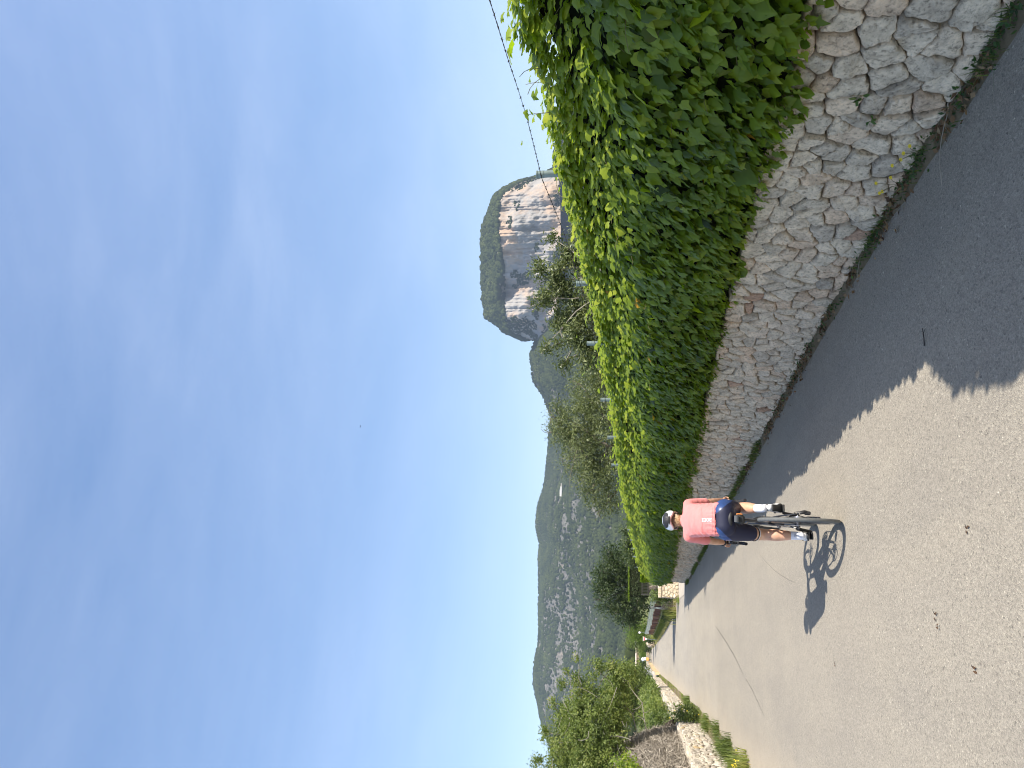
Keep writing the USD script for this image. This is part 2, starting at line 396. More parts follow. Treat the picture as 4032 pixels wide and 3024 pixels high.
# ------------------------------------------------------------------ dry-stone walls
def stone_cells(length, height, ds, dz, seed, jitter=0.36):
    """Irregular cells (shapely polygons) that fill a wall face of length x height."""
    r = np.random.default_rng(seed)
    pts = []
    rows = max(2, int(round(height / dz)))
    for k in range(-1, rows + 1):
        n = int(length / ds) + 3
        off = (k % 2) * 0.5 + r.uniform(-0.2, 0.2)
        sizes = np.cumsum(r.uniform(0.55, 1.45, n))
        s = (sizes / sizes[-1] * (length + 3 * ds) - 1.5 * ds) + off * ds
        z = (k + 0.5) * height / rows + r.uniform(-jitter, jitter, n) * height / rows
        pts.append(np.c_[s, z])
    pts = np.vstack(pts)
    vor = Voronoi(pts)
    frame = sbox(0, 0, length, height)
    out = []
    for ri in vor.point_region:
        reg = vor.regions[ri]
        if not reg or -1 in reg:
            continue
        g = Polygon(vor.vertices[reg]).intersection(frame)
        if not g.is_empty and g.geom_type == 'Polygon' and g.area > ds * dz * 0.12:
            out.append(g)
    return out


def stone_mesh(poly, gap, bulge, r, n=16, depth=0.07):
    """One stone in (s, z, out): rounded outline, domed uneven face."""
    gap = gap * r.uniform(0.5, 3.2)
    rr = min(0.16 * math.sqrt(poly.area), 0.016)
    g = poly.buffer(-gap - rr, join_style=2).buffer(rr)
    if g.is_empty or g.geom_type != 'Polygon' or g.area < 0.0004:
        return None
    ring = g.exterior
    d = np.linspace(0, ring.length, n, endpoint=False)
    o = np.array([ring.interpolate(x).coords[0] for x in d])
    o += r.normal(0, 0.045, o.shape) * math.sqrt(g.area) * 0.5
    if ring.is_ccw is False:
        o = o[::-1]
    c = np.array(g.centroid.coords[0])
    tilt = r.normal(0, 0.11, 2)
    h = bulge * r.uniform(0.55, 1.4)
    rows = []
    for k, (sc, hh) in enumerate(((1.0, -depth), (1.0, -0.15), (0.955, 0.55), (0.80, 0.90), (0.45, 1.0))):
        p = c + (o - c) * sc
        out = hh if k == 0 else h * hh + (p - c) @ tilt * min(hh + 0.2, 1) + (r.normal(0, 0.16 * h, n) if k > 1 else r.normal(0, 0.10 * h, n))
        rows.append(np.c_[p, np.broadcast_to(out, (n,))])
    v = np.vstack(rows + [np.array([[*c, h * r.uniform(0.85, 1.1)]])])
    lump = meshkit.fbm(np.c_[v[:, :2] * 16, np.zeros(len(v))] + r.uniform(0, 99), 4, 17) - 0.5
    v[:, 2] += np.where(np.arange(len(v)) >= n, lump * min(0.032, 1.3 * bulge), 0)
    i, j = np.meshgrid(np.arange(4), np.arange(n), indexing='ij')
    q = np.stack([i * n + j, i * n + (j + 1) % n, (i + 1) * n + (j + 1) % n, (i + 1) * n + j], -1).reshape(-1, 4)
    f = np.vstack([q[:, [0, 1, 2]], q[:, [0, 2, 3]]])
    k = np.arange(n)
    f = np.vstack([f, np.stack([4 * n + k, 4 * n + (k + 1) % n, np.full(n, 5 * n)], 1)])
    return v, f


def wall_of_stones(parent, cells, place, material, seed, gap=0.005, bulge=0.02, key=None, limit=300, n=16, tints=None, min_key=None):
    """Each cell becomes a stone; the LIMIT ones with the smallest key(s) are parts of their own, the rest one part."""
    r = np.random.default_rng(seed)
    done = []
    for g in cells:
        m = stone_mesh(g, gap, bulge, r, n)
        if m is None:
            continue
        c = g.centroid
        t = float(np.clip(r.beta(2.2, 2.4), 0, 1)) if tints is None else tints(r, c.x, c.y)
        done.append((key(c.x) if key else c.x, place(m[0]), m[1], t))
    done.sort(key=lambda x: x[0])
    rest = MB()
    for k, (kk, v, f, t) in enumerate(done):
        if k < limit and kk < 1e8:
            obj('stone', (v, f), material, parent, smooth=True, tint=np.full(len(v), t))
        else:
            rest.add(v, f, t)
    if rest.n:
        rest.build('stones', material, parent, smooth=True, kind='stuff')


WALLX = np.array([(-5, 2.86), (1, 2.86), (2.9, 2.86), (3.4, 2.88), (4, 2.96), (4.9, 3.0), (6.3, 3.05), (7.3, 3.08), (12, 3.08), (31, 3.03), (36, 3.12)])


def wall_x(y):
    return np.interp(y, WALLX[:, 0], WALLX[:, 1])


Y0, Y1 = -4.0, 35.1
WALL = thing('stone_wall', 'long dry stone wall of rough grey limestone under the ivy', 'wall')


def place_right(v):
    y = Y0 + v[:, 0]
    return np.stack([wall_x(y) + 0.10 * (v[:, 1] - 0.0) - 0.02 - v[:, 2], y, v[:, 1] - 0.03], 1)


def right_tint(r, s, z):
    t = np.clip(r.beta(1.3, 1.4), 0, 0.95)
    t = min(t, 0.86)
    if r.random() < 0.012:
        t = 1.0
    return float(t)


cells = stone_cells(Y1 - Y0, 0.93, 0.190, 0.138, 11, jitter=0.5)
wall_of_stones(WALL, cells, place_right, 'limestone', 12, gap=0.0014, bulge=0.022, n=26, key=lambda s: (s + Y0) if s + Y0 > 2.3 else 1e9 + s, limit=299, tints=right_tint)
yy = np.linspace(Y0, Y1, 40)
core = MB()
a = np.stack([wall_x(yy) + 0.035, yy, np.full(40, -0.1)], 1)
b = np.stack([wall_x(yy) + 0.035 + 0.09, yy, np.full(40, 0.86)], 1)
c = b + [0.42, 0, 0]
d = a + [0.5, 0, 0]
v = np.vstack([a, b, c, d])
k = np.arange(39)
f = np.vstack([np.stack([k + o1, k + 1 + o1, k + 1 + o2, k + o2], 1) for o1, o2 in ((0, 40), (40, 80), (80, 120), (120, 0))] + [np.array([[0, 40, 80, 120], [39, 159, 119, 79]])])
core.add(v, f)
core.build('wall_core', 'mortar', WALL)
# end of the wall, towards the driveway
ends = stone_cells(0.42, 0.86, 0.2, 0.15, 15)
wall_of_stones(WALL, ends, lambda v: np.stack([wall_x(35.0) + 0.06 + v[:, 0], 35.12 + v[:, 2], v[:, 1]], 1), 'limestone', 16, limit=0)

# ------------------------------------------------------------------ ivy over the fence
IV = np.random.default_rng(21)


def leaf_shape(kind, r):
    """Ivy leaf, tip along +y, about 1 long: outline, then a fold along the rib and drooping lobes."""
    if kind == 0:      # five lobes
        o = [(0.0, -0.02), (0.20, -0.12), (0.40, -0.02), (0.36, 0.20), (0.56, 0.40), (0.27, 0.48), (0.17, 0.66), (0, 1.0)]
    elif kind == 1:    # three broad lobes
        o = [(0.0, 0.0), (0.22, -0.08), (0.42, 0.08), (0.48, 0.34), (0.30, 0.46), (0.20, 0.70), (0.07, 0.92), (0, 1.0)]
    else:              # heart shaped
        o = [(0.0, 0.03), (0.18, -0.06), (0.36, 0.06), (0.42, 0.28), (0.36, 0.50), (0.22, 0.72), (0.09, 0.91), (0, 1.0)]
    o = np.array(o)
    left = o[1:-1][::-1] * [-1, 1]
    ring = np.vstack([o, left])
    n = len(ring)
    rib = np.array([(0, 0.33)])
    v = np.vstack([ring, rib])
    fold, curl = r.uniform(0.12, 0.5), r.uniform(-0.15, 0.45)
    z = -fold * np.abs(v[:, 0]) ** 1.2 - curl * (v[:, 1] - 0.2) ** 2 + r.uniform(-0.06, 0.06, len(v)) * (np.abs(v[:, 0]) > 0.1)
    z += np.where(v[:, 0] > 0, 1, -1) * r.uniform(-0.08, 0.08) * np.abs(v[:, 0])
    v = np.c_[v, z]
    k = np.arange(n)
    f = np.stack([np.full(n, n), k, (k + 1) % n], 1)
    return v, f


VARIANTS = [leaf_shape(k % 3, IV) for k in range(18)]


def bottom_edge(y):
    y = np.asarray(y, float)
    base = np.interp(y, [2.8, 3.2, 3.7, 4.2, 5.2, 6.6, 8.9, 13, 20, 30, 35], [0.80, 0.86, 0.76, 0.83, 0.87, 0.83, 0.84, 0.78, 0.74, 0.64, 0.62])
    return base + 0.06 * (meshkit.noise(np.stack([y * 3.1, 0 * y, 0 * y], -1), 4) - 0.5) + 0.06 * (meshkit.noise(np.stack([y * 9.0, 0 * y, 0 * y], -1), 5) - 0.5)


def top_edge(y):
    y = np.asarray(y, float)
    return np.interp(y, [0.0, 1.0, 1.9, 2.4, 2.75, 4.2, 6, 11, 17, 31, 35], [3.5, 3.28, 2.92, 2.56, 2.33, 2.27, 2.21, 2.19, 2.21, 2.06, 2.03]) + 0.0 + 0.08 * (meshkit.noise(np.stack([y * 1.9, 0 * y, 0 * y], -1), 6) - 0.5)


def hedge_point(y, s):
    """Point and outward normal of the hedge's skin at distance y; s from 0 (bottom of the face) over the top (1.0 -> 1.35 back)."""
    zb, zt = bottom_edge(y), top_edge(y)
    bulge = 0.06 * (meshkit.fbm(np.stack([y * 1.3, s * 2.2, 0 * y], -1), 3, 8) - 0.5) * 2
    x0 = wall_x(y)
    zf = np.clip(s, 0, 1)
    z = zb + (zt - 0.12 - zb) * zf
    prof = np.interp(y, [1.8, 2.8], [0.27, 0.17]) * np.sin(np.clip(zf, 0, 1) ** 0.85 * np.pi)                       # belly
    xf = x0 + 0.03 - prof - bulge + 0.05 * smoothstep(0.0, 0.0 + 0.2, 0.2 - zf) + 0.34 * smoothstep(0.56, 1.10, zf) ** 1.15
    n = np.stack([-np.ones_like(y), 0 * y, 0.12 + 1.0 * smoothstep(0.58, 0.98, zf)], -1)
    over = np.clip((s - 1) / 0.35, 0, 1)                                    # over the rounded top
    ang = over * np.pi * 0.62
    xo, zo = xf + 0.20 * (1 - np.cos(ang)), z + 0.12 * np.sin(ang) * 1.0
    n2 = np.stack([-np.cos(ang), 0 * y, np.sin(ang) + 0.35], -1)
    p = np.stack([np.where(s > 1, xo, xf), y, np.where(s > 1, zo, z)], -1)
    n = np.where((s > 1)[:, None], n2, n)
    return p, unit(n)


def ivy_leaves():
    Ps, Ns, Ls, Tn = [], [], [], []
    #        y range, leaves per metre run, leaf length
    for y0, y1, dens, l0 in ((-3.5, 1.6, 520, 0.10), (1.6, 3.5, 1550, 0.080), (3.5, 6.0, 1650, 0.077), (6.0, 10.0, 1500, 0.077), (10, 16, 1250, 0.079), (16, 25, 950, 0.085), (25, 35.2, 700, 0.094)):
        n = int((y1 - y0) * dens)
        y = IV.uniform(y0, y1, n)
        s = IV.uniform(-0.01, 1.32, n)
        p, nn = hedge_point(y, s)
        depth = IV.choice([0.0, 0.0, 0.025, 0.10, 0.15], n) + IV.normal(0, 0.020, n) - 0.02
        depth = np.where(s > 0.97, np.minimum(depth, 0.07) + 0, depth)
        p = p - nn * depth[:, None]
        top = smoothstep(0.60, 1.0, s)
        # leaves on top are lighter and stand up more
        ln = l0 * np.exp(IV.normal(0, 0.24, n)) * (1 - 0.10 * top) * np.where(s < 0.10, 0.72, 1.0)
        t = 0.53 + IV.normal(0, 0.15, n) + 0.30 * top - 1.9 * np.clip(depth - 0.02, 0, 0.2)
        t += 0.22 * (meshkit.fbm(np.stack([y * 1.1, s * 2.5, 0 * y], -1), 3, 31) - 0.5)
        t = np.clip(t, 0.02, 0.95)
        t = np.where(IV.random(n) < 0.0022, 1.0, t)
        Ps.append(p), Ns.append(nn), Ls.append(ln), Tn.append(t)
    # sprays that stick out of the top
    n = 1300
    y = IV.uniform(1.8, 33, n) ** 1.0
    p, nn = hedge_point(y, IV.uniform(0.95, 1.25, n))
    p[:, 2] += IV.exponential(0.045, n)
    Ps.append(p), Ns.append(nn), Ls.append(0.068 * np.exp(IV.normal(0, 0.28, n))), Tn.append(np.clip(0.68 + IV.normal(0, 0.12, n), 0, 0.95))
    # curtain end of the ivy at the driveway
    n = 1500
    p = np.stack([wall_x(np.full(n, 35.0)) - 0.05 + IV.uniform(0, 0.55, n), 35.15 + IV.normal(0, 0.05, n), IV.uniform(0.6, 2.0, n)], 1)
    Ps.append(p), Ns.append(unit(np.stack([-0.4 + 0 * p[:, 0], 1 + 0 * p[:, 0], 0.2 + 0 * p[:, 0]], 1))), Ls.append(0.09 * np.exp(IV.normal(0, 0.3, n))), Tn.append(np.clip(0.5 + IV.normal(0, 0.18, n), 0, 0.95))
    return np.vstack(Ps), np.vstack(Ns), np.concatenate(Ls), np.concatenate(Tn)


P, N, L, TI = ivy_leaves()
n = len(P)
# frame of each leaf: blade normal leans out and up to the light, tip hangs down
topw = np.clip((N[:, 2] - 0.25) / 0.5, 0, 1)[:, None]
bn = unit(N * (1 - 0.4 * topw) + np.array([0, 0, 0.62]) + topw * (0.9 * SUN + np.array([-0.3, -0.3, 0.2])) + IV.normal(0, 0.34, (n, 3)))
down = np.array([0, 0.0, -1.0]) + 0.45 * N + IV.normal(0, 0.36, (n, 3))
ty = unit(down - (down * bn).sum(1, keepdims=True) * bn)
tx = np.cross(ty, bn)
kind = IV.integers(0, len(VARIANTS), n)
VV = np.stack([v for v, f in VARIANTS])
FF = VARIANTS[0][1]
nv = VV.shape[1]
loc = VV[kind] * (L[:, None] * IV.uniform(0.82, 1.1, (n, 1)))[:, :, None]
wide = IV.uniform(0.85, 1.2, n)
world = P[:, None] + loc[:, :, :1] * wide[:, None, None] * tx[:, None] + (loc[:, :, 1:2] - 0.35 * L[:, None, None]) * ty[:, None] + loc[:, :, 2:] * bn[:, None]
IVY = thing('ivy', 'thick glossy ivy hanging over the fence on the stone wall', 'ivy')
dist = np.linalg.norm(P - np.array([0, 0, EYE]), axis=1)
az = np.degrees(np.arctan2(P[:, 0], P[:, 1]))
vis = (az < 47) & ((P[:, 0] - wall_x(P[:, 1])) < 0.06)
score = np.where(vis, L / dist, 0)
big = np.argsort(-score)[:299]
for q in big:
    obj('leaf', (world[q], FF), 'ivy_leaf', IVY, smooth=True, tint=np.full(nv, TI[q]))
mask = np.ones(n, bool)
mask[big] = False
w = world[mask]
m = len(w)
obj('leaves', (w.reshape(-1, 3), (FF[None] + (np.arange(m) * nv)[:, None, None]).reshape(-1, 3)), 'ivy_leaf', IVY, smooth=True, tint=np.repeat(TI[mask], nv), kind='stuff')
# dark woody inside
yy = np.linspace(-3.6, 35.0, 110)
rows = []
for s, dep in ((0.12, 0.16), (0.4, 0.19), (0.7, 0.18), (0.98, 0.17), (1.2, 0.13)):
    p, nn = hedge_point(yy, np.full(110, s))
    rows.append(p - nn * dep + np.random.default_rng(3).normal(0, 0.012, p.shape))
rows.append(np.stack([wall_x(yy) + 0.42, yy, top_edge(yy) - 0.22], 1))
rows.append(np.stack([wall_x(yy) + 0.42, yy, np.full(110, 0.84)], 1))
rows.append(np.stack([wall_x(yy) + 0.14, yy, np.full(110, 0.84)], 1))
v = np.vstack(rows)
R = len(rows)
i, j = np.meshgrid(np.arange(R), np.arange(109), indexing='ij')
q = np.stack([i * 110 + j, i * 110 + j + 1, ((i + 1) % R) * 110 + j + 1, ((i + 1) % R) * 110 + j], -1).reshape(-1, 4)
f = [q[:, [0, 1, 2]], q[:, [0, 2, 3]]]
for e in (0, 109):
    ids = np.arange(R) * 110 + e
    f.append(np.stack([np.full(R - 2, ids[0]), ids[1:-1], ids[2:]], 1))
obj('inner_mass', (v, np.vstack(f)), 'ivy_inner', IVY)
# stalks
st = MB()
for k in range(420):
    y = IV.uniform(1.8, 14)
    s = IV.uniform(0.15, 1.15)
    p, nn = hedge_point(np.array([y]), np.array([s]))
    p, nn = p[0], nn[0]
    a = p - nn * 0.09
    b = p + nn * IV.uniform(0.0, 0.04) + IV.normal(0, 0.05, 3) + [0, 0, -0.03]
    st.add(*tube(spline([a, (a + b) / 2 + [0, 0, 0.02], b], 4), 0.0016, 3, cap=False))
for k in range(16):
    y = IV.uniform(2.6, 16)
    p, nn = hedge_point(np.array([y]), np.array([1.12]))
    p = p[0]
    st.add(*tube(spline([p, p + [IV.normal(0, .03), IV.normal(0, .05), 0.07], p + [IV.normal(0, .06), IV.normal(0, .10), IV.uniform(.10, .17)]], 5), 0.0022, 4))
st.build('stalks', 'ivy_stem', IVY, kind='stuff')

# fence: posts and barbed wire
FENCE = thing('wire_fence', 'post and barbed wire fence sunk in the ivy', 'fence')
post_y = [2.55, 4.75, 6.7, 8.3, 10.45, 12.5, 14.5, 16.6, 18.6, 20.6, 22.7, 24.8, 26.9, 29.2, 31.2, 33.3]
post_x = lambda y: wall_x(y) + 0.42
for y in post_y:
    h = 2.46 if y < 5 else (2.33 + 0.02 * math.sin(y * 7) - 0.10 * (y > 16))
    x = float(post_x(y))
    post = obj('fence_post', tube([(x, y, 0.7), (x, y, 1.4), (x, y, h)], 0.027, 14), 'galvanised', FENCE, smooth=30)
    obj('post_cap', tube([(x, y, h + 0.001), (x, y, h + 0.012)], [0.030, 0.030], 14), 'galvanised', post, smooth=30)
    obj('collar', tube([(x, y, h - 0.045), (x, y, h - 0.030)], [0.0295, 0.0295], 14), 'galvanised', post, smooth=30)
wire = MB()
wy = np.linspace(-1.0, 34, 800)
knots = np.array([-1.0] + post_y + [34.0])
wz_at = np.interp(knots, [-1, 3.1, 4.75, 6.7, 8.3, 34], [2.56, 2.47, 2.43, 2.30, 2.26, 2.2])
wz = np.interp(wy, knots, wz_at) - 0.02 * np.sin(np.pi * (np.interp(wy, knots, np.arange(len(knots))) % 1))
for ph in (0, np.pi):
    tw = wy * 70 + ph
    wp = np.stack([post_x(wy) - 0.034 + 0.0022 * np.cos(tw), wy, wz + 0.0022 * np.sin(tw)], 1)
    wire.add(*tube(wp, 0.0017, 4))
rb = np.random.default_rng(8)
for yb in np.arange(-0.9, 12, 0.092):
    z = float(np.interp(yb, wy, wz))
    x = float(post_x(yb)) - 0.034
    for sgn in (-1, 1):
        d = unit(np.array([sgn * 0.8 + rb.normal(0, .3), rb.normal(0, 0.5), sgn * rb.choice([-1, 1]) * 0.9]))
        wire.add(*tube([np.array([x, yb, z]) - d * 0.011, np.array([x, yb, z]) + d * 0.011], [0.0014, 0.0008], 3))
    wire.add(*tube([(x, yb - 0.006, z), (x, yb + 0.006, z)], 0.0042, 5))
wire.build('barbed_wire', 'rusty_wire', FENCE)
# a shoot that has climbed up to the wire
SHOOT = thing('ivy_shoot', 'thin lone shoot with small leaves reaching up to the barbed wire', 'shoot')
x, y = float(post_x(3.95)) - 0.05, 3.95
sp = spline([(x + 0.02, y + 0.02, 2.14), (x + 0.01, y + 0.02, 2.30), (x - 0.01, y, 2.43)], 8)
obj('stem', tube(sp, [0.003] * 5 + [0.0025, 0.002, 0.0015], 5), 'ivy_stem', SHOOT)
for (k, dx, dy, s) in ((7, -.03, .03, .05), (6, .02, -.05, .055), (5, -.02, .05, .05), (7, .03, -.02, .04)):
    bnn = unit(np.array([-0.6, -0.5, 0.7]) + IV.normal(0, .3, 3))
    tyy = unit(np.cross(np.cross(bnn, [dx, dy, -0.02]), bnn))
    txx = np.cross(tyy, bnn)
    lv = VARIANTS[k][0] * s
    obj('leaf', (sp[k] + lv[:, :1] * txx + lv[:, 1:2] * tyy + lv[:, 2:] * bnn, FF), 'ivy_leaf', SHOOT, smooth=True, tint=np.full(nv, 0.75))
# ------------------------------------------------------------------ hills, cliff mountain and their woods
mat('hill_rock', {
    'g': ('geometry', {}),
    'n': ('noise_texture', {'scale': 0.02, 'detail': 9.0, 'roughness': 0.7}),
    'n2': ('noise_texture', {'scale': 0.12, 'detail': 8.0, 'roughness': 0.75}),
    'r': ('rgb_ramp', {'ramp': [(0.3, (0.105, 0.105, 0.088)), (0.55, (0.155, 0.148, 0.13)), (0.72, (0.20, 0.165, 0.125))]}),
    'r2': ('rgb_ramp', {'ramp': [(0.36, (0.34, 0.36, 0.30)), (0.5, (1, 1, 1)), (0.66, (1.45, 1.42, 1.4))]}),
    'm': ('mix_color', {'blend_type': 'multiply', 'fac': 1.0, 'use_clamp': False}),
    'b': ('bump', {'strength': 1.0, 'distance': 6.0}),
    'p': ('principled_bsdf', {'roughness': 0.95, 'specular_ior_level': 0.05}),
}, [('g.position', 'n.vector'), ('g.position', 'n2.vector'), ('n.fac', 'r.fac'), ('n2.fac', 'r2.fac'), ('r.color', 'm.a'), ('r2.color', 'm.b'), ('m.result', 'p.base_color'), ('n2.fac', 'b.height'), ('b.normal', 'p.normal')])
mat('cliff_rock', {
    'g': ('geometry', {}),
    'mp': ('mapping', {'scale': (0.03, 0.03, 0.0085)}),
    'mp2': ('mapping', {'scale': (0.13, 0.13, 0.03)}),
    'n': ('noise_texture', {'scale': 1.0, 'detail': 8.0, 'roughness': 0.68, 'distortion': 0.4}),
    'n2': ('noise_texture', {'scale': 1.0, 'detail': 8.0, 'roughness': 0.7}),
    'n3': ('noise_texture', {'scale': 0.012, 'detail': 6.0, 'roughness': 0.62}),
    'n4': ('noise_texture', {'scale': 0.09, 'detail': 8.0, 'roughness': 0.75}),
    'r': ('rgb_ramp', {'ramp': [(0.25, (0.25, 0.24, 0.23)), (0.45, (0.29, 0.275, 0.255)), (0.62, (0.31, 0.29, 0.265)), (0.78, (0.34, 0.31, 0.275))]}),
    'r2': ('rgb_ramp', {'ramp': [(0.30, (0.90, 0.90, 0.905)), (0.48, (1.0, 1.0, 1.0)), (0.68, (1.16, 1.15, 1.13))]}),
    'r3': ('rgb_ramp', {'ramp': [(0.46, (0, 0, 0)), (0.60, (0.85, 0.85, 0.85)), (1.0, (1, 1, 1))]}),
    'or': ('mix_color', {'b': (0.42, 0.30, 0.205)}),
    'm': ('mix_color', {'blend_type': 'multiply', 'fac': 1.0, 'use_clamp': False}),
    'h': ('math', {'math_type': 'add'}),
    'b': ('bump', {'strength': 0.45, 'distance': 4.0}),
    'p': ('principled_bsdf', {'roughness': 0.95, 'specular_ior_level': 0.05}),
}, [('g.position', 'mp.vector'), ('g.position', 'mp2.vector'), ('mp.vector', 'n.vector'), ('mp2.vector', 'n2.vector'), ('g.position', 'n3.vector'), ('g.position', 'n4.vector'),
    ('n.fac', 'r.fac'), ('n2.fac', 'r2.fac'), ('n3.fac', 'r3.fac'), ('r.color', 'or.a'), ('r3.color', 'or.fac'), ('or.result', 'm.a'), ('r2.color', 'm.b'), ('m.result', 'p.base_color'),
    ('n2.fac', 'h.value1'), ('n4.fac', 'h.value2'), ('h.value', 'b.height'), ('b.normal', 'p.normal')])
mat('far_wood', {
    'o': ('object_info', {}),
    'g': ('geometry', {}),
    'n': ('noise_texture', {'scale': 0.015, 'detail': 4.0}),
    'r': ('rgb_ramp', {'ramp': [(0.25, (0.020, 0.028, 0.011)), (0.5, (0.034, 0.044, 0.016)), (0.75, (0.058, 0.068, 0.025))]}),
    'w': ('white_noise_texture', {'dimensions': '3D'}),
    'lc': ('rgb_ramp', {'ramp': [(0.0, (0.65, 0.68, 0.70)), (1.0, (1.4, 1.38, 1.25))]}),
    'm': ('mix_color', {'blend_type': 'multiply', 'fac': 1.0, 'use_clamp': False}),
    'p': ('principled_bsdf', {'roughness': 0.9, 'specular_ior_level': 0.05}),
}, [('g.position', 'n.vector'), ('n.fac', 'r.fac'), ('o.location', 'w.vector'), ('w.value', 'lc.fac'), ('r.color', 'm.a'), ('lc.color', 'm.b'), ('m.result', 'p.base_color')])

# skyline of the ridge: direction (degrees right of the road) and elevation, and the ridge's distance
RIDGE = np.array([(-40, 4.2, 2300), (-22, 5.0, 2300), (-12, 5.3, 2400), (-7.8, 6.05, 2400), (-6.7, 6.6, 2400), (-5.2, 7.4, 2450), (-4.0, 7.75, 2450), (-2.7, 8.15, 2500), (-1.0, 8.2, 2500), (0.1, 7.92, 2500), (1.7, 7.98, 2550), (2.6, 8.05, 2600), (4.4, 8.12, 2600),
                  (6.3, 8.22, 2600), (7.4, 8.16, 2600), (8.6, 8.48, 2600), (10.1, 8.42, 2600), (12.1, 7.88, 2500), (14, 7.72, 2400), (16, 7.55, 2300), (17.2, 7.45, 2250), (18.8, 8.1, 2150), (20, 8.85, 2100), (22, 9.05, 2000), (23.4, 8.6, 2000),
                  (26, 7.0, 2000), (32, 7.0, 2000), (36, 7.0, 2000), (40, 6.5, 2000), (50, 5.5, 2100), (70, 4.0, 2200)])
FRONT = np.array([(-40, 800), (-8, 900), (0, 950), (8, 950), (16, 900), (22, 850), (36, 850), (70, 900)])


def ridge_height(a, r):
    """Height of the hills (without the mountain) at direction a (degrees) and distance r."""
    el = np.interp(a, RIDGE[:, 0], RIDGE[:, 1])
    rp = np.interp(a, RIDGE[:, 0], RIDGE[:, 2])
    rf = np.interp(a, FRONT[:, 0], FRONT[:, 1])
    top = np.tan(np.radians(el)) * rp + EYE
    base = rise(r * np.cos(np.radians(a)))
    t = np.clip((r - rf) / (rp - rf), 0, 1)
    prof = 0.30 * t + 0.70 * t ** 1.7
    x, y = r * np.sin(np.radians(a)), r * np.cos(np.radians(a))
    q = np.stack([x / 330, y / 330, 0 * x], -1)
    spur = (meshkit.fbm(q, 5, 41) - 0.5) * 190 * np.sin(np.pi * np.clip(t, 0, 1)) ** 0.8
    q2 = np.stack([x / 60, y / 60, 0 * x], -1)
    fine = (meshkit.fbm(q2, 3, 42) - 0.5) * 16 * smoothstep(0.05, 0.3, t)
    front = base + (top - base) * prof + spur + fine * (1 - 0.75 * smoothstep(0.85, 1.0, t))
    back = top - (r - rp) * 0.35
    return np.where(r <= rp, front, back)


aa = np.radians(np.unique(np.r_[np.arange(-40, -12, 1.0), np.arange(-12, 42, 0.2), np.arange(42, 71, 1.0)]))
uu = np.r_[np.linspace(0, 1, 110), np.linspace(1.03, 1.5, 8)]
rpk = np.interp(np.degrees(aa), RIDGE[:, 0], RIDGE[:, 2])
rfr = np.interp(np.degrees(aa), FRONT[:, 0], FRONT[:, 1])
RR = (rfr - 60)[:, None] + (rpk - rfr + 60)[:, None] * uu
AA = np.repeat(aa[:, None], len(uu), 1)
HZ = ridge_height(np.degrees(AA), RR)
HZ[:, 0] -= 6
v = np.stack([RR * np.sin(AA), RR * np.cos(AA), HZ], -1).reshape(-1, 3)
nu = len(uu)
i, j = np.meshgrid(np.arange(len(aa) - 1), np.arange(nu - 1), indexing='ij')
obj('hills', (v, np.stack([i * nu + j, (i + 1) * nu + j, (i + 1) * nu + j + 1, i * nu + j + 1], -1).reshape(-1, 4)), 'hill_rock', smooth=True, kind='structure', label='wooded limestone ridge across the end of the valley')

# the flat-topped mountain: rim of its cliff, from left to right: direction, distance of the cliff foot, elevation of foot, of rim, of the wooded top
MESA = np.array([(23.2, 1930, 8.2, 9.2, 9.4), (23.5, 1900, 7.8, 10.0, 10.1), (23.8, 1880, 7.5, 10.5, 10.7), (24.3, 1850, 7.2, 10.7, 11.25), (24.7, 1835, 7.1, 10.8, 11.75), (25.1, 1820, 7.0, 10.95, 12.3), (27, 1800, 6.8, 11.1, 12.42), (29, 1770, 6.7, 10.95, 12.46), (31, 1755, 6.6, 11.1, 12.42),
                 (32.2, 1760, 6.6, 11.15, 12.2), (33.2, 1775, 6.6, 11.1, 11.7), (34.2, 1790, 6.6, 10.85, 11.25), (34.9, 1815, 6.6, 10.0, 10.3), (35.2, 1840, 6.6, 9.4, 9.6), (35.5, 1880, 6.6, 8.0, 8.2), (36.0, 1980, 6.6, 7.0, 7.1)])
ma = np.arange(23.2, 36.01, 0.045)
from scipy.interpolate import PchipInterpolator
foot_r, foot_el, rim_el, top_el = (PchipInterpolator(MESA[:, 0], MESA[:, k])(ma) for k in (1, 2, 3, 4))
top_el = top_el - 0.12
rim_el = np.minimum(rim_el + 0.22, top_el - 0.05)
rows = []
nn_ = 46
for k in range(nn_):                                                  # cliff
    t = k / (nn_ - 1)
    lean = np.interp(ma, [23, 25.5, 27.5, 29.5, 33, 36], [60, 60, 110, 40, 26, 60])         # the left part is a steep rocky slope rather than a wall
    r = foot_r + lean * t + 8 * np.sin(6 * t + ma)
    el = foot_el + (rim_el - foot_el) * t
    x, y = np.sin(np.radians(ma)), np.cos(np.radians(ma))
    q = np.stack([ma * 1.15, 0.55 * t + 0 * ma, 0 * ma], -1)
    but = (meshkit.fbm(q * [2.0, 1.2, 1], 4, 51) - 0.5) * 24 + (meshkit.fbm(q * [9, 2.2, 1], 4, 52) - 0.5) * 8
    ledge = (meshkit.fbm(np.stack([ma * 1.6, 7 * t + 0 * ma, 0 * ma], -1), 4, 53) - 0.5) * 30
    r = r + (but + ledge) * np.minimum(1, 0.4 + t * 3)
    rows.append(np.stack([r * x, r * y, EYE + foot_r * np.tan(np.radians(el)) * (r / foot_r) ** 0.5], 1))
rim = rows[-1]
NT = 26
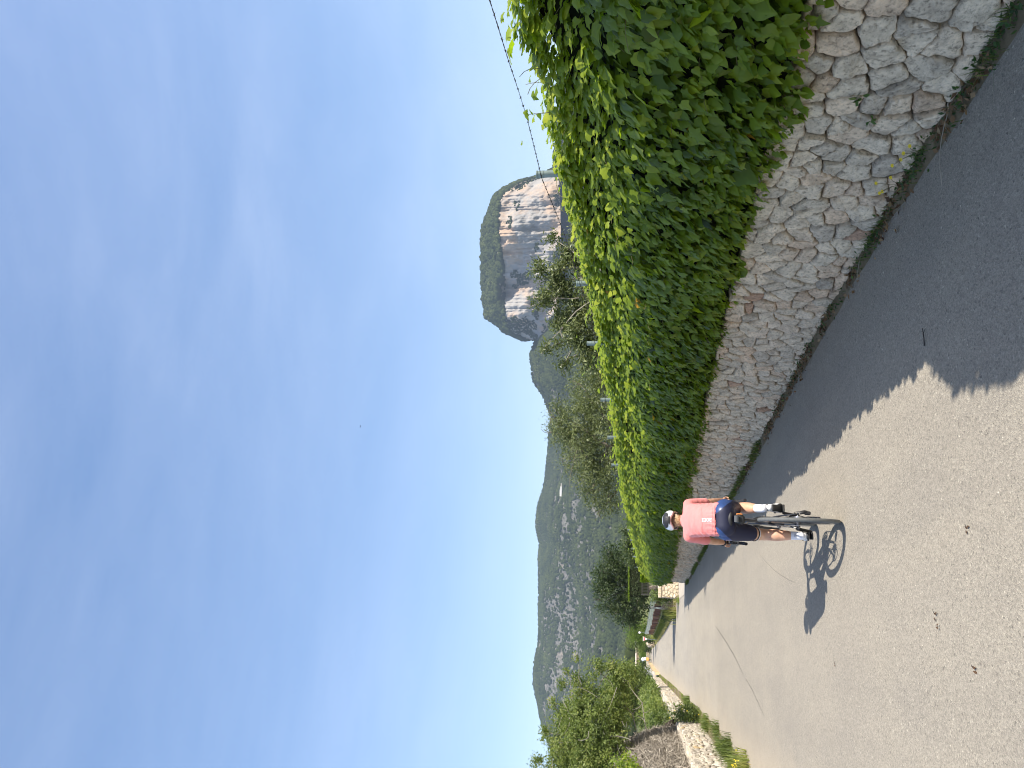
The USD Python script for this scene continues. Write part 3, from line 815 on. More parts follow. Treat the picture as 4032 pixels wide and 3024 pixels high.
for k in range(1, NT):                                              # the sloping wooded top and its back
    t = k / (NT - 1)
    rr = foot_r + np.interp(t, [0, 0.6, 1], [60, 330, 560])
    q = np.stack([ma * 3, 9 * t + 0 * ma, 0 * ma], -1)
    zt = (foot_r + 330) * np.tan(np.radians(top_el)) + EYE
    z = rim[:, 2] + (zt - rim[:, 2]) * np.sin(np.clip(t / 0.6, 0, 1) * np.pi / 2) - np.clip(t - 0.6, 0, 1) * 420 + (meshkit.fbm(q, 3, 55) - 0.5) * 9
    rows.append(np.stack([rr * np.sin(np.radians(ma)), rr * np.cos(np.radians(ma)), z], 1))
G = np.stack(rows)
nr, nc = G.shape[:2]
i, j = np.meshgrid(np.arange(nr - 1), np.arange(nc - 1), indexing='ij')
obj('mountain', (G.reshape(-1, 3), np.stack([i * nc + j, i * nc + j + 1, (i + 1) * nc + j + 1, (i + 1) * nc + j], -1).reshape(-1, 4)[:, ::-1]), 'cliff_rock', smooth=True, kind='structure', label='flat topped mountain with a tall grey and orange cliff')

# woods: crowns scattered where the noise leaves no bare rock
FR = np.random.default_rng(61)
pos, siz = [], []
n = 205000
a = FR.uniform(-20, 48, n)
rf = np.interp(a, FRONT[:, 0], FRONT[:, 1]) - 20
rp = np.interp(a, RIDGE[:, 0], RIDGE[:, 2]) + 12
t = FR.random(n) ** 0.9
r = rf + (rp - rf) * t
z = ridge_height(a, r)
x, y = r * np.sin(np.radians(a)), r * np.cos(np.radians(a))
bare = meshkit.fbm(np.stack([x / 38, y / 38, z / 26], -1), 4, 62) * 0.7 + 0.3 * meshkit.fbm(np.stack([x / 170, y / 170, z / 80], -1), 3, 66) + 0.18 * (meshkit.noise(np.stack([x / 14, y / 14, 0 * x], -1), 63) - 0.5)
steep = np.interp(t, [0, 0.3, 0.75, 0.93, 1.0], [-0.12, 0.0, 0.055, -0.03, -0.08]) + np.interp(a, [-10, -2, 6, 20], [0.045, 0.03, 0.0, -0.035])
keep = (bare + steep) < 0.565 + FR.normal(0, 0.03, n)
keep |= FR.random(n) < 0.16
pos.append(np.stack([x, y, z], 1)[keep]); siz.append(FR.uniform(1.6, 3.9, keep.sum()))
# on the mountain's top and in the cracks of its cliff
n = 5200
ci, cj = FR.uniform(nn_ - 1.2, nn_ + 16, n), FR.uniform(0, nc - 1.01, n)
def gp(ci, cj):
    i0, j0 = ci.astype(int), cj.astype(int)
    fi, fj = (ci - i0)[:, None], (cj - j0)[:, None]
    return (G[i0, j0] * (1 - fi) + G[i0 + 1, j0] * fi) * (1 - fj) + (G[i0, j0 + 1] * (1 - fi) + G[i0 + 1, j0 + 1] * fi) * fj
pos.append(gp(ci, cj)); siz.append(FR.uniform(2.6, 7.0, n))
n = 9000
ci, cj = FR.uniform(0, nn_ - 1.5, n), FR.uniform(0, nc - 1.01, n)
q = np.stack([cj / 26, ci / 9, 0 * ci], -1)
left = np.interp(23.2 + cj * 0.045, [23, 26, 28.5, 30], [0.0, -0.02, 0.0, -0.10])
low = np.interp(ci / nn_, [0, 0.14, 0.3, 1], [0.16, 0.04, 0, 0])
keep = meshkit.fbm(q, 4, 64) + left + low > 0.595
pos.append(gp(ci, cj)[keep]); siz.append(FR.uniform(1.0, 2.6, keep.sum()))
# trees of the valley floor in front of the hills
n = 5200
a = FR.uniform(-12, 42, n)
r = FR.uniform(330, 930, n) 
x, y = r * np.sin(np.radians(a)), r * np.cos(np.radians(a))
keep = meshkit.fbm(np.stack([x / 90, y / 90, 0 * x], -1), 3, 65) > 0.47
pos.append(np.stack([x, y, rise(y) + 0.3], 1)[keep]); siz.append(FR.uniform(1.6, 3.2, keep.sum()))
pos, siz = np.vstack(pos), np.concatenate(siz)
wood = UsdGeom.PointInstancer.Define(stage, '/World/forest')
tag(wood, 'grey green woods and scrub covering the hills and the mountain top', 'forest', None, 'stuff')
protos = []
for k in range(4):
    b = trimesh.creation.icosphere(2, 1.0)
    w = b.vertices * [1.0, 1.0, 1.05]
    w = w * (1 + 0.62 * (meshkit.fbm(w * 1.9 + k * 7, 3, 70 + k) - 0.5))[:, None]
    w[:, 2] += 0.45
    pth = f'/World/forest/crown_{k + 1:03d}' if k else '/World/forest/crown'
    m = usdkit.mesh(stage, pth, (w, b.faces), M['far_wood'], smooth=False)
    protos.append(m.GetPath())
wood.CreatePrototypesRel().SetTargets(protos)
N_ = len(pos)
wood.CreateProtoIndicesAttr(Vt.IntArray.FromNumpy(FR.integers(0, 4, N_).astype(np.int32)))
wood.CreatePositionsAttr(Vt.Vec3fArray.FromNumpy(pos.astype(np.float32)))
wood.CreateScalesAttr(Vt.Vec3fArray.FromNumpy((siz[:, None] * FR.uniform(0.8, 1.2, (N_, 3))).astype(np.float32)))
an = FR.uniform(0, np.pi, N_)
wood.CreateOrientationsAttr(Vt.QuathArray([Gf.Quath(float(math.cos(q)), 0.0, 0.0, float(math.sin(q))) for q in an]))

# haze
hz = trimesh.creation.box((5200, 4600, 520))
hz.apply_translation((700, 1700, 520 / 2 - 12))
mat('haze_air', {'v': ('principled_volume', {'color': (0.62, 0.76, 0.95), 'density': 0.00007, 'anisotropy': 0.0})}, [], surface=None, volume='v.volume')
obj('haze', hz, 'haze_air', kind='stuff', label='thin blue haze in the air between the road and the hills')
# ------------------------------------------------------------------ plants
plain('bark', (0.20, 0.17, 0.14), rough=0.9, spec=0.1, noise=(8, 0.4), bump=(25, 0.7, 0.02))
plain('pale_bark', (0.30, 0.265, 0.22), rough=0.85, spec=0.1, noise=(8, 0.3))
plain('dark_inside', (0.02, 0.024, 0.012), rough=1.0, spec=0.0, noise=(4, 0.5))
leafmat('olive_leaf', [(0.0, (0.045, 0.060, 0.024)), (0.5, (0.125, 0.150, 0.055)), (0.8, (0.20, 0.225, 0.085)), (1.0, (0.29, 0.30, 0.14))], trans=0.22, rough=0.45, spec=0.4, tcol=(1.3, 1.4, 0.7))
leafmat('almond_leaf', [(0.0, (0.045, 0.064, 0.018)), (0.5, (0.125, 0.165, 0.042)), (0.82, (0.205, 0.24, 0.062)), (1.0, (0.28, 0.26, 0.09))], trans=0.32, rough=0.5, spec=0.3)
leafmat('dark_leaf', [(0.0, (0.018, 0.030, 0.012)), (0.5, (0.042, 0.064, 0.022)), (0.85, (0.080, 0.105, 0.035)), (1.0, (0.12, 0.14, 0.05))], trans=0.25, rough=0.45, spec=0.35)
leafmat('bright_leaf', [(0.0, (0.05, 0.085, 0.012)), (0.5, (0.12, 0.18, 0.022)), (0.85, (0.22, 0.27, 0.03)), (1.0, (0.32, 0.32, 0.05))], trans=0.35, rough=0.5, spec=0.3)
leafmat('dry_twig', [(0.0, (0.14, 0.12, 0.092)), (0.5, (0.28, 0.245, 0.195)), (0.85, (0.42, 0.375, 0.30)), (1.0, (0.52, 0.455, 0.35))], trans=0.05, rough=0.85, spec=0.1, tcol=(1, 1, 1))
leafmat('grass_blade', [(0.0, (0.055, 0.08, 0.02)), (0.4, (0.13, 0.17, 0.042)), (0.75, (0.23, 0.25, 0.06)), (0.9, (0.36, 0.32, 0.12)), (1.0, (0.52, 0.44, 0.25))], trans=0.3, rough=0.5, spec=0.3)


def diamonds(p, nrm, axis, length, width, fold=0.25, bend=0.2):
    """Folded leaves: 2 triangles each side of the rib, as (V, F)."""
    n = len(p)
    nrm = unit(nrm)
    ty = unit(axis - (axis * nrm).sum(1, keepdims=True) * nrm)
    tx = np.cross(ty, nrm)
    L, W = np.broadcast_to(length, (n,))[:, None], np.broadcast_to(width, (n,))[:, None]
    a = p
    b = p + ty * L * 0.45 + tx * W * 0.5 - nrm * W * fold * 0.5
    c = p + ty * L - nrm * L * bend * 0.5
    d = p + ty * L * 0.45 - tx * W * 0.5 - nrm * W * fold * 0.5
    v = np.stack([a, b, c, d], 1).reshape(-1, 3)
    k = np.arange(n)[:, None] * 4
    f = np.concatenate([k + [0, 1, 2], k + [0, 2, 3]], 1).reshape(-1, 3)
    return v, f


def in_lobes(lobes, n, r, shell=0.55):
    """n points in a set of ellipsoids, thicker towards their skins; also the outward direction and each point's lobe."""
    lobes = np.asarray(lobes, float)
    vol = lobes[:, 3] * lobes[:, 4] * lobes[:, 5]
    wgt = vol ** 0.75
    k = r.choice(len(lobes), n, p=wgt / wgt.sum())
    d = unit(r.normal(0, 1, (n, 3)))
    rad = shell + (1 - shell) * r.random(n) ** 0.7
    rad = np.where(r.random(n) < 0.18, r.random(n) ** 0.5, rad)
    p = lobes[k, :3] + d * lobes[k, 3:] * rad[:, None]
    return p, unit(d / lobes[k, 3:]), k, rad


def crown(name, material, parent, lobes, n, leaf, r, gapmin=0.37, sprig=7, shell=0.55, spread=1.6, width=0.45, tint0=0.5, lump=0.55, up=0.35, stuff=True, rough=0.28):
    """Foliage as sprigs of leaves spread through lobes: light and dark clumps, ragged outline."""
    lobes = np.asarray(lobes, float)
    m = max(1, n // sprig)
    c, d, k, rad = in_lobes(lobes, m, r, shell)
    c = c + r.normal(0, 1, (m, 3)) * lobes[k, 3:].mean(1)[:, None] * rough * 0.4
    sc = float(np.mean(lobes[:, 3:]))
    gap = meshkit.fbm(c / (0.42 * sc + 0.05) + 13.0, 3, int(r.integers(0, 999)))
    ok = gap > gapmin
    c, d, k, rad = c[ok], d[ok], k[ok], rad[ok]
    m = len(c)
    ax = unit(d + r.normal(0, 0.6, (m, 3)) + [0, 0, 0.25])
    cl = np.repeat(c, sprig, 0)
    axl = np.repeat(ax, sprig, 0)
    q = len(cl)
    t = np.tile(np.linspace(-1, 1, sprig), m)
    p = cl + axl * (t * leaf * spread)[:, None] + r.normal(0, leaf * 0.35, (q, 3))
    la = unit(axl + r.normal(0, 0.85, (q, 3)))
    nr = unit(np.repeat(d, sprig, 0) * 0.55 + [0, 0, up] + r.normal(0, 0.55, (q, 3)))
    ln = leaf * np.exp(r.normal(0, 0.25, q))
    v, f = diamonds(p, nr, la, ln, ln * width)
    clump = meshkit.fbm(c / (0.5 * sc + 0.05) + 3.0, 3, int(r.integers(0, 999)))
    tl = tint0 + lump * (np.repeat(clump, sprig) - 0.5) + r.normal(0, 0.13, q)
    return obj(name, (v, f), material, parent, tint=np.repeat(np.clip(tl, 0, 0.97), 4), kind='stuff' if stuff else None)


def branches(name, material, parent, start, lobes, r, r0=0.10, twigs=5, tip=0.008, wob=0.12):
    """Limbs from the trunk's head to each lobe, with side twigs."""
    mb = MB()
    start = np.asarray(start, float)
    for lb in np.asarray(lobes, float):
        c = lb[:3]
        mid = (start + c) / 2 + r.normal(0, wob, 3) * np.linalg.norm(c - start) + [0, 0, 0.1]
        p = spline([start, mid, c, c + unit(c - mid) * lb[3:].mean() * 0.7 + [0, 0, 0.1 * lb[5]]], 12)
        p[1:-1] += r.normal(0, 0.012 * np.linalg.norm(c - start), (10, 3))
        mb.add(*tube(p, np.linspace(r0, tip * 1.6, 12), 6), 0.5)
        for _ in range(twigs):
            a = p[r.integers(4, 12)]
            dd = unit(r.normal(0, 1, 3) + [0, 0, 0.4]) * lb[3:] * r.uniform(0.6, 1.05)
            q = spline([a, a + dd * 0.5 + r.normal(0, 0.06, 3), a + dd], 6)
            mb.add(*tube(q, np.linspace(tip * 2.2, tip * 0.7, 6), 4), 0.5)
    return mb.build(name, material, parent, smooth=True)


def blades(p, h, r, width=0.006, lean=0.5, segs=2):
    """Grass blades standing at p: strips that bend over."""
    n = len(p)
    az = r.uniform(0, 2 * np.pi, n)
    d = np.stack([np.cos(az), np.sin(az), 0 * az], 1)
    s = np.stack([-np.sin(az), np.cos(az), 0 * az], 1)
    h = np.broadcast_to(h, (n,)) * r.uniform(0.55, 1.25, n)
    ln = np.abs(r.normal(0, lean, n))
    rows = []
    for k in range(segs + 1):
        t = k / segs
        c = p + d * (h * ln * t * t)[:, None] + np.array([0, 0, 1.0]) * (h * t * (1 - 0.25 * ln * t))[:, None]
        w = np.broadcast_to(width, (n,))[:, None] * (1 - t) ** 0.6
        if k < segs:
            rows += [c - s * w, c + s * w]
        else:
            rows += [c]
    v = np.stack(rows, 1)
    m = v.shape[1]
    tri = []
    for k in range(segs - 1):
        tri += [[2 * k, 2 * k + 1, 2 * k + 3], [2 * k, 2 * k + 3, 2 * k + 2]]
    tri += [[2 * segs - 2, 2 * segs - 1, 2 * segs]]
    f = (np.array(tri)[None] + (np.arange(n) * m)[:, None, None]).reshape(-1, 3)
    return v.reshape(-1, 3), f, m


def grass(name, label, cat, p, h, seed, width=0.006, lean=0.5, tint0=0.45, spread=0.2, kind='stuff', parent=None, group=None):
    r = np.random.default_rng(seed)
    v, f, m = blades(p, h, r, width, lean)
    t = np.clip(tint0 + r.normal(0, spread, len(p)), 0, 1)
    return obj(name, (v, f), 'grass_blade', parent, tint=np.repeat(t, m), kind=kind, label=label, cat=cat, group=group)


# -------- weeds, litter and flowers along the foot of the right wall
WR = np.random.default_rng(81)
WB, WL = MB(), MB()
def weed(y, s, dest_b, dest_l, x0=0.0, y0=0.0):
    nb = int(70 * s)
    p = np.c_[x0 - np.abs(WR.normal(0, 0.045, nb)), y0 + WR.normal(0, 0.11 * s + 0.03, nb), np.zeros(nb)]
    v, f, m = blades(p, 0.075 * s, WR, 0.0035, 0.9)
    dest_b.add(v, f, np.repeat(np.clip(WR.normal(0.28, 0.18, nb), 0, 1), m))
    nl = int(60 * s)
    p = np.c_[x0 - np.abs(WR.normal(0, 0.05, nl)), y0 + WR.normal(0, 0.10, nl), np.abs(WR.normal(0.02, 0.025, nl))]
    v, f = diamonds(p, WR.normal(0, 0.6, (nl, 3)) + [-0.3, 0, 0.8], WR.normal(0, 1, (nl, 3)), 0.034, 0.016)
    dest_l.add(v, f, np.repeat(np.clip(WR.normal(0.35, 0.2, nl), 0, 1), 4))
for y in [2.6, 2.8, 3.22, 3.5, 3.8, 4.3, 4.7, 5.1, 5.5, 6.0, 6.35, 6.75, 7.2, 7.7, 8.2, 8.8, 9.4, 10.1, 10.9]:
    weed(y, WR.uniform(0.5, 1.0), WB, WL, float(wall_x(y)) - 0.03, y)
WB.add(*WL.get()[:2], WL.get()[2])
WB.build('weeds', 'weed_leaf', None, kind='stuff', label='low weeds and leaves rooted along the near foot of the ivy wall')
for y, s, lab in ((3.0, 1.3, 'weed tuft under the bottom stones at the top right corner of the picture'), (4.08, 1.1, 'dark weed tuft under the nearer yellow flowers at the wall foot'), (5.0, 1.5, 'wide feathery weed tuft at the wall foot beyond the yellow flowers')):
    t = thing('weed_tuft', lab, 'weeds', (float(wall_x(y)) - 0.04, y, 0.0))
    bb_, ll_ = MB(), MB()
    weed(y, s, bb_, ll_)
    bb_.build('blades', 'grass_blade', t, kind='stuff')
    ll_.build('leaves', 'weed_leaf', t, kind='stuff')
n = 2600
y = WR.uniform(2.6, 14, n)
p = np.c_[wall_x(y) - 0.02 - np.abs(WR.normal(0, 0.07, n)), y, 0.020 + np.abs(WR.normal(0, 0.012, n))]
cl = meshkit.noise(np.stack([y * 3, 0 * y, 0 * y], -1), 83)
p, y = p[cl > 0.42], y[cl > 0.42]
n = len(p)
v, f = diamonds(p, WR.normal(0, 0.5, (n, 3)) + [-0.2, 0, 0.8], WR.normal(0, 1, (n, 3)), WR.uniform(0.025, 0.065, n), WR.uniform(0.015, 0.035, n), bend=0.5)
obj('leaf_litter', (v, f), 'dry_leaf', tint=np.repeat(WR.random(n), 4), kind='stuff', label='brown dead leaves gathered along the foot of the ivy wall')
n = 5200
y = 11 + 24 * WR.random(n) ** 1.1
p = np.c_[wall_x(y) - 0.02 - np.abs(WR.normal(0, 0.07, n)) - 0.0 * y, y, rise(y)]
cl = meshkit.noise(np.stack([y * 0.9, 0 * y, 0 * y], -1), 84)
p = p[cl > 0.30]
grass('grass_strip', 'narrow strip of grass along the far foot of the ivy wall', None, p, 0.12, 85, width=0.006, lean=0.6, tint0=0.35)
n = 2500
y = WR.uniform(2.5, 35, n)
p = np.c_[wall_x(y) + 0.0 - np.abs(WR.normal(0, 0.035, n)), y, np.zeros(n) - 0.005]
soilb = MB()
yy = np.arange(2.0, 35, 0.12)
w = 0.06 + 0.07 * meshkit.noise(np.stack([yy * 2.1, 0 * yy, 0 * yy], -1), 86)
a = np.c_[wall_x(yy) + 0.03, yy, np.full(len(yy), 0.035)]
b = np.c_[wall_x(yy) - w * 0.6, yy, np.full(len(yy), 0.026)]
c = np.c_[wall_x(yy) - w * 1.5, yy, np.full(len(yy), 0.002)]
k = np.arange(len(yy) - 1)
N1 = len(yy)
soilb.add(np.vstack([a, b, c]), np.vstack([np.stack([k, k + 1, k + 1 + N1, k + N1], 1), np.stack([k + N1, k + 1 + N1, k + 1 + 2 * N1, k + 2 * N1], 1)]))
soilb.build('soil_strip', 'soil', None, smooth=True, kind='structure', label='thin strip of dirt where the road meets the ivy wall')
for (y, dz) in ((4.02, 0.15), (4.36, 0.17)):
    t = thing('yellow_flower', 'yellow flowers at the foot of the right wall, ' + ('nearer of the pair' if y < 4.2 else 'farther of the pair'), 'flower', (float(wall_x(y)) - 0.06, y, 0.0))
    for k in range(4):
        tip = np.array([WR.normal(-0.02, 0.03), WR.normal(0, 0.06), dz + WR.normal(0, 0.02)])
        obj('stem', tube(spline([(0, 0, 0), tip * [0.3, 0.3, 0.6], tip], 5), 0.0016, 4), 'ivy_stem', t)
        fl = MB()
        for j in range(9):
            a = j / 9 * 2 * np.pi
            d = np.array([np.cos(a), np.sin(a), 0.15])
            fl.add(*diamonds(tip[None], np.array([[-0.6, -0.3, 0.6]]), d[None], 0.014, 0.008))
        fl.build('flower_head', 'yellow_petal', t)
for k, (y, l, a) in enumerate(((3.62, 0.34, 0.25), (5.35, 0.30, 0.1))):
    x = float(wall_x(y)) - 0.14
    t = thing('dry_stalk', 'long pale dry grass stalk leaning from the wall foot over the asphalt, ' + ('the nearer one' if k == 0 else 'the farther one'), 'grass stalk', (x + 0.08, y, 0.03))
    obj('stalk', tube(spline([(0, 0, 0), (-l * 0.5, l * a, 0.03), (-l, l * 2 * a, 0.012)], 7), np.linspace(0.0030, 0.001, 7), 4), 'dry_twig', t)
    obj('seed_head', tube(spline([(-l * .8, l * 1.55 * a, 0.022), (-l, l * 2 * a, 0.013)], 5), [0.001, 0.004, 0.004, 0.003, 0.001], 5), 'dry_twig', t)
for (y, z) in ((3.52, 0.52), (3.72, 0.42)):
    t = thing('wall_plant', 'small green plant growing from a joint between the near right wall stones, ' + ('upper of two' if z > 0.5 else 'lower of two'), 'plant', (float(wall_x(y)) + 0.03, y, z))
    nl = 12
    p = WR.normal(0, 0.02, (nl, 3)) + [-0.03, 0, -0.01]
    v, f = diamonds(p, WR.normal(0, 0.4, (nl, 3)) + [-0.8, 0, 0.5], WR.normal(0, 1, (nl, 3)) + [0, 0, -0.6], WR.uniform(0.03, 0.05, nl), WR.uniform(0.022, 0.035, nl))
    obj('leaves', (v, f), 'weed_leaf', t, tint=np.repeat(np.clip(WR.normal(0.7, 0.1, nl), 0, 0.85), 4))
    obj('stem', tube([(0.02, 0, 0), (-0.02, 0, 0.0)], 0.002, 4), 'ivy_stem', t)
# small dark scraps lying on the asphalt
for k, (x, y, s, txt) in enumerate(((0.03, 4.31, 0.05, 'dark withered leaf lying on the sunny asphalt, nearest to the camera'), (0.71, 4.15, 0.045, 'small dark scrap of leaf on the asphalt right of the nearest one'), (0.31, 4.75, 0.05, 'dark withered leaf lying on the middle of the lane before the bicycle'),
                                    (0.24, 4.72, 0.03, 'tiny dark leaf scrap beside a bigger withered leaf on the lane'), (0.02, 7.3, 0.035, 'dark leaf speck on the asphalt left of the bicycle'))):
    t = thing('fallen_leaf', txt, 'leaf', (x, y, 0.02))
    s *= 0.62
    v, f = diamonds(np.zeros((3, 3)) + [[0, 0, 0.004], [0.01, 0.01, 0.008], [-0.012, 0.006, 0.006]], WR.normal(0, 0.3, (3, 3)) + [0, 0, 1], WR.normal(0, 1, (3, 3)), s * WR.uniform(0.7, 1.2, 3), s * 0.5, bend=0.4)
    obj('blade', (v, f), 'dry_leaf', t, tint=np.full(12, 0.0))
    obj('leaf_stalk', tube([(0, 0, 0.004), (s * 0.6, s * 0.3, 0.006)], 0.0015, 4), 'crack_fill', t)
t = thing('twig', 'short dark twig on the shaded asphalt near the shadow edge', 'twig', (1.86, 4.36, 0.02))
obj('stick', tube(spline([(-0.05, 0.02, 0.004), (0, 0, 0.008), (0.06, 0.015, 0.004)], 6), np.linspace(0.0045, 0.002, 6), 5), 'crack_fill', t)
obj('side_stick', tube([(0.02, 0.004, 0.006), (0.04, -0.03, 0.004)], [0.002, 0.0012], 4), 'crack_fill', t)

# -------- olive behind the ivy, nearest: open branches in front of the mountain
r = np.random.default_rng(91)
t = thing('olive_tree', 'olive with loose sprays and bare grey branches showing above the near ivy', 'olive tree', (5.6, 11.2, 0))
T1 = [(-0.15, -0.2, 3.35, 0.16, 0.2, 0.2), (0.1, 0.1, 3.05, 0.20, 0.3, 0.20), (0.45, -0.1, 3.48, 0.18, 0.2, 0.15), (0.33, 0.0, 3.18, 0.24, 0.3, 0.18), (-0.42, 0.1, 3.12, 0.22, 0.25, 0.17), (-0.30, 0.1, 2.82, 0.30, 0.3, 0.16), (0.75, 0.0, 2.98, 0.24, 0.3, 0.20), (0.58, 0.1, 2.68, 0.30, 0.3, 0.18),
      (-0.80, 0.2, 3.15, 0.10, 0.12, 0.10), (-0.95, 0.1, 3.32, 0.13, 0.14, 0.08), (-0.72, 0.0, 2.85, 0.26, 0.3, 0.18), (-1.15, 0.2, 3.0, 0.12, 0.14, 0.12), (0.0, 0.0, 2.55, 0.6, 0.35, 0.22), (-0.95, 0.1, 2.6, 0.4, 0.3, 0.2), (1.05, -0.1, 3.28, 0.12, 0.14, 0.10), (1.25, 0.0, 2.85, 0.16, 0.2, 0.14), (1.2, 0.0, 2.6, 0.35, 0.2, 0.15)]
tr = obj('trunk', tube(spline([(0.1, 0.1, -0.05), (0.12, 0.05, 0.9), (0.0, 0, 1.75)], 8), np.linspace(0.17, 0.10, 8), 10), 'bark', t, smooth=True)
branches('branch', 'pale_bark', t, (0, 0, 1.75), T1, r, r0=0.017, twigs=2, tip=0.004, wob=0.08)
crown('crown', 'olive_leaf', t, T1, 22000, 0.068, r, sprig=9, shell=0.2, spread=1.4, width=0.30, tint0=0.52, up=0.5)
# round olive further along
r = np.random.default_rng(92)
t = thing('olive_tree', 'dense round grey green olive tree behind the middle of the ivy', 'olive tree', (5.7, 20.5, 0.35))
T2 = [(0.4, 0, 3.3, 0.95, 0.9, 0.62), (-0.5, 0.1, 3.15, 0.8, 0.9, 0.60), (1.35, 0, 3.1, 0.75, 0.8, 0.6), (-1.3, 0, 2.75, 0.65, 0.7, 0.50), (0.6, 0, 3.95, 0.55, 0.6, 0.28), (1.9, 0, 2.7, 0.6, 0.7, 0.5), (-1.85, 0.1, 2.45, 0.4, 0.5, 0.38), (0, 0, 2.5, 1.6, 1.0, 0.55), (0.1, 0, 3.75, 0.5, 0.5, 0.3)]
obj('trunk', tube(spline([(0, 0, -0.05), (0.1, 0, 0.8), (0, 0, 1.7)], 8), np.linspace(0.22, 0.14, 8), 10), 'bark', t, smooth=True)
branches('branch', 'bark', t, (0, 0, 1.7), T2, r, r0=0.05, twigs=6, tip=0.006)
crown('crown', 'olive_leaf', t, T2, 46000, 0.070, r, gapmin=0.41, sprig=8, shell=0.5, width=0.30, tint0=0.52, lump=1.0, up=0.45)
r = np.random.default_rng(93)
t = thing('climber', 'wisps of creeper rising above the far end of the ivy', 'creeper', (4.2, 31, 0))
T3 = [(0.3, 0, 2.35, 0.5, 0.4, 0.28), (-0.1, 0, 2.5, 0.4, 0.4, 0.35), (-0.5, 0, 2.35, 0.4, 0.4, 0.30), (0.5, 0, 2.62, 0.22, 0.2, 0.25), (-0.75, 0, 2.2, 0.25, 0.3, 0.25)]
obj('stem', tube(spline([(0, 0, 0), (0.05, 0, 1.2), (0, 0, 2.3)], 6), 0.03, 6), 'bark', t)
crown('foliage', 'dark_leaf', t, T3, 3600, 0.08, r, shell=0.4, tint0=0.7)
# big dark tree past the driveway and the clipped hedge beside it
r = np.random.default_rng(94)
t = thing('broadleaf_tree', 'dark broad-leaved tree rising past the gate at the ivy end', 'tree', (3.75, 47.5, 0.05))
T4 = [(-0.6, 0, 3.9, 1.2, 1.2, 0.95), (0.7, 0, 4.0, 1.1, 1.2, 0.9), (0.1, 0, 4.5, 1.0, 1.0, 0.55), (-1.3, 0, 3.1, 0.95, 1.1, 0.8), (1.5, 0, 3.2, 0.9, 1, 0.8), (-0.9, -0.2, 2.3, 1.0, 1.0, 0.7), (0.7, 0.4, 2.6, 1.2, 1.0, 0.8), (-1.9, 0, 2.6, 0.45, 0.6, 0.5), (2.1, 0, 4.0, 0.6, 0.7, 0.5)]
obj('trunk', tube(spline([(0, 0, -0.1), (0.1, 0, 0.8), (0, 0, 1.6)], 8), np.linspace(0.26, 0.16, 8), 10), 'bark', t, smooth=True)
branches('branch', 'bark', t, (0, 0, 1.5), T4, r, r0=0.07, twigs=4)
crown('crown', 'dark_leaf', t, T4, 21000, 0.12, r, sprig=7, shell=0.6, width=0.5, tint0=0.5, lump=0.8)
r = np.random.default_rng(95)
t = thing('clipped_hedge', 'hedge with a flat bright green top beside the dark tree', 'hedge', (4.0, 45.6, 0.2))
v, f = boxm((-0.9, -0.25, 1.45), (1.5, 0.35, 2.55), 0.05)
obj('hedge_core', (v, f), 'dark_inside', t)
lob = [(x, 0.05, 2.05, 0.22, 0.36, 0.56) for x in np.linspace(-0.95, 1.9, 14)]
crown('foliage', 'dark_leaf', t, lob, 7000, 0.08, r, shell=0.85, tint0=0.55)
n = 1700
p = np.c_[r.uniform(-1.15, 2.0, n), r.uniform(-0.35, 0.4, n), 2.60 + r.normal(0, 0.022, n)]
v, f = diamonds(p, r.normal(0, 0.3, (n, 3)) + [0, 0, 1], r.normal(0, 1, (n, 3)), 0.085, 0.045)
obj('clipped_top', (v, f), 'bright_leaf', t, tint=np.repeat(np.clip(r.normal(0.6, 0.15, n), 0, 1), 4), kind='stuff')
r = np.random.default_rng(96)
t = thing('bush', 'light green bush standing behind the brown cane fence', 'bush', (2.35, 88, 0.85))
T5 = [(0.25, 0, 2.7, 0.85, 0.9, 0.8), (-0.6, 0, 2.35, 0.75, 0.9, 0.9), (0.6, 0, 1.6, 0.9, 0.9, 0.9), (-0.25, 0, 1.4, 1.1, 0.9, 0.9)]
obj('stem', tube([(0, 0, 0), (0, 0, 1.2)], 0.06, 6), 'bark', t)
crown('foliage', 'bright_leaf', t, T5, 5200, 0.13, r, shell=0.6, tint0=0.32, lump=0.6)
t = thing('bush', 'greyer bush left of the light green one above the warning sign', 'bush', (1.25, 94, 1.05))
T5b = [(0.0, 0, 2.4, 0.75, 0.8, 0.75), (-0.5, 0, 1.7, 0.7, 0.8, 0.8), (0.5, 0, 1.7, 0.7, 0.8, 0.8)]
obj('stem', tube([(0, 0, 0), (0, 0, 1.4)], 0.06, 6), 'bark', t)
crown('foliage', 'almond_leaf', t, T5b, 4600, 0.13, r, shell=0.6, tint0=0.4, lump=0.7)
for k, (x, y, s, lab, mt) in enumerate(((0.55, 118, 1.0, 'small bright tree behind the rock at the bend', 'bright_leaf'), (-0.5, 126, 1.1, 'middle one of the low trees behind the far stone wall', 'almond_leaf'), (-1.7, 124, 1.1, 'low dark tree behind the white and orange vehicle', 'dark_leaf'), (1.8, 122, 1.1, 'low tree right of the rock at the bend', 'almond_leaf'))):
    t = thing('small_tree', lab, 'tree', (x, y, float(rise(y)) - 0.1))
    lb = [(0, 0, 0.95, 0.75 * s, 0.8, 0.55), (-0.5 * s, 0, 0.7, 0.6, 0.7, 0.5), (0.55 * s, 0, 0.7, 0.6, 0.7, 0.5)]
    obj('trunk', tube([(0, 0, 0), (0, 0, 0.7)], [0.09, 0.06], 6), 'bark', t)
    crown('crown', mt, t, lb, 1500, 0.16, r, shell=0.5, tint0=0.45, lump=0.7)

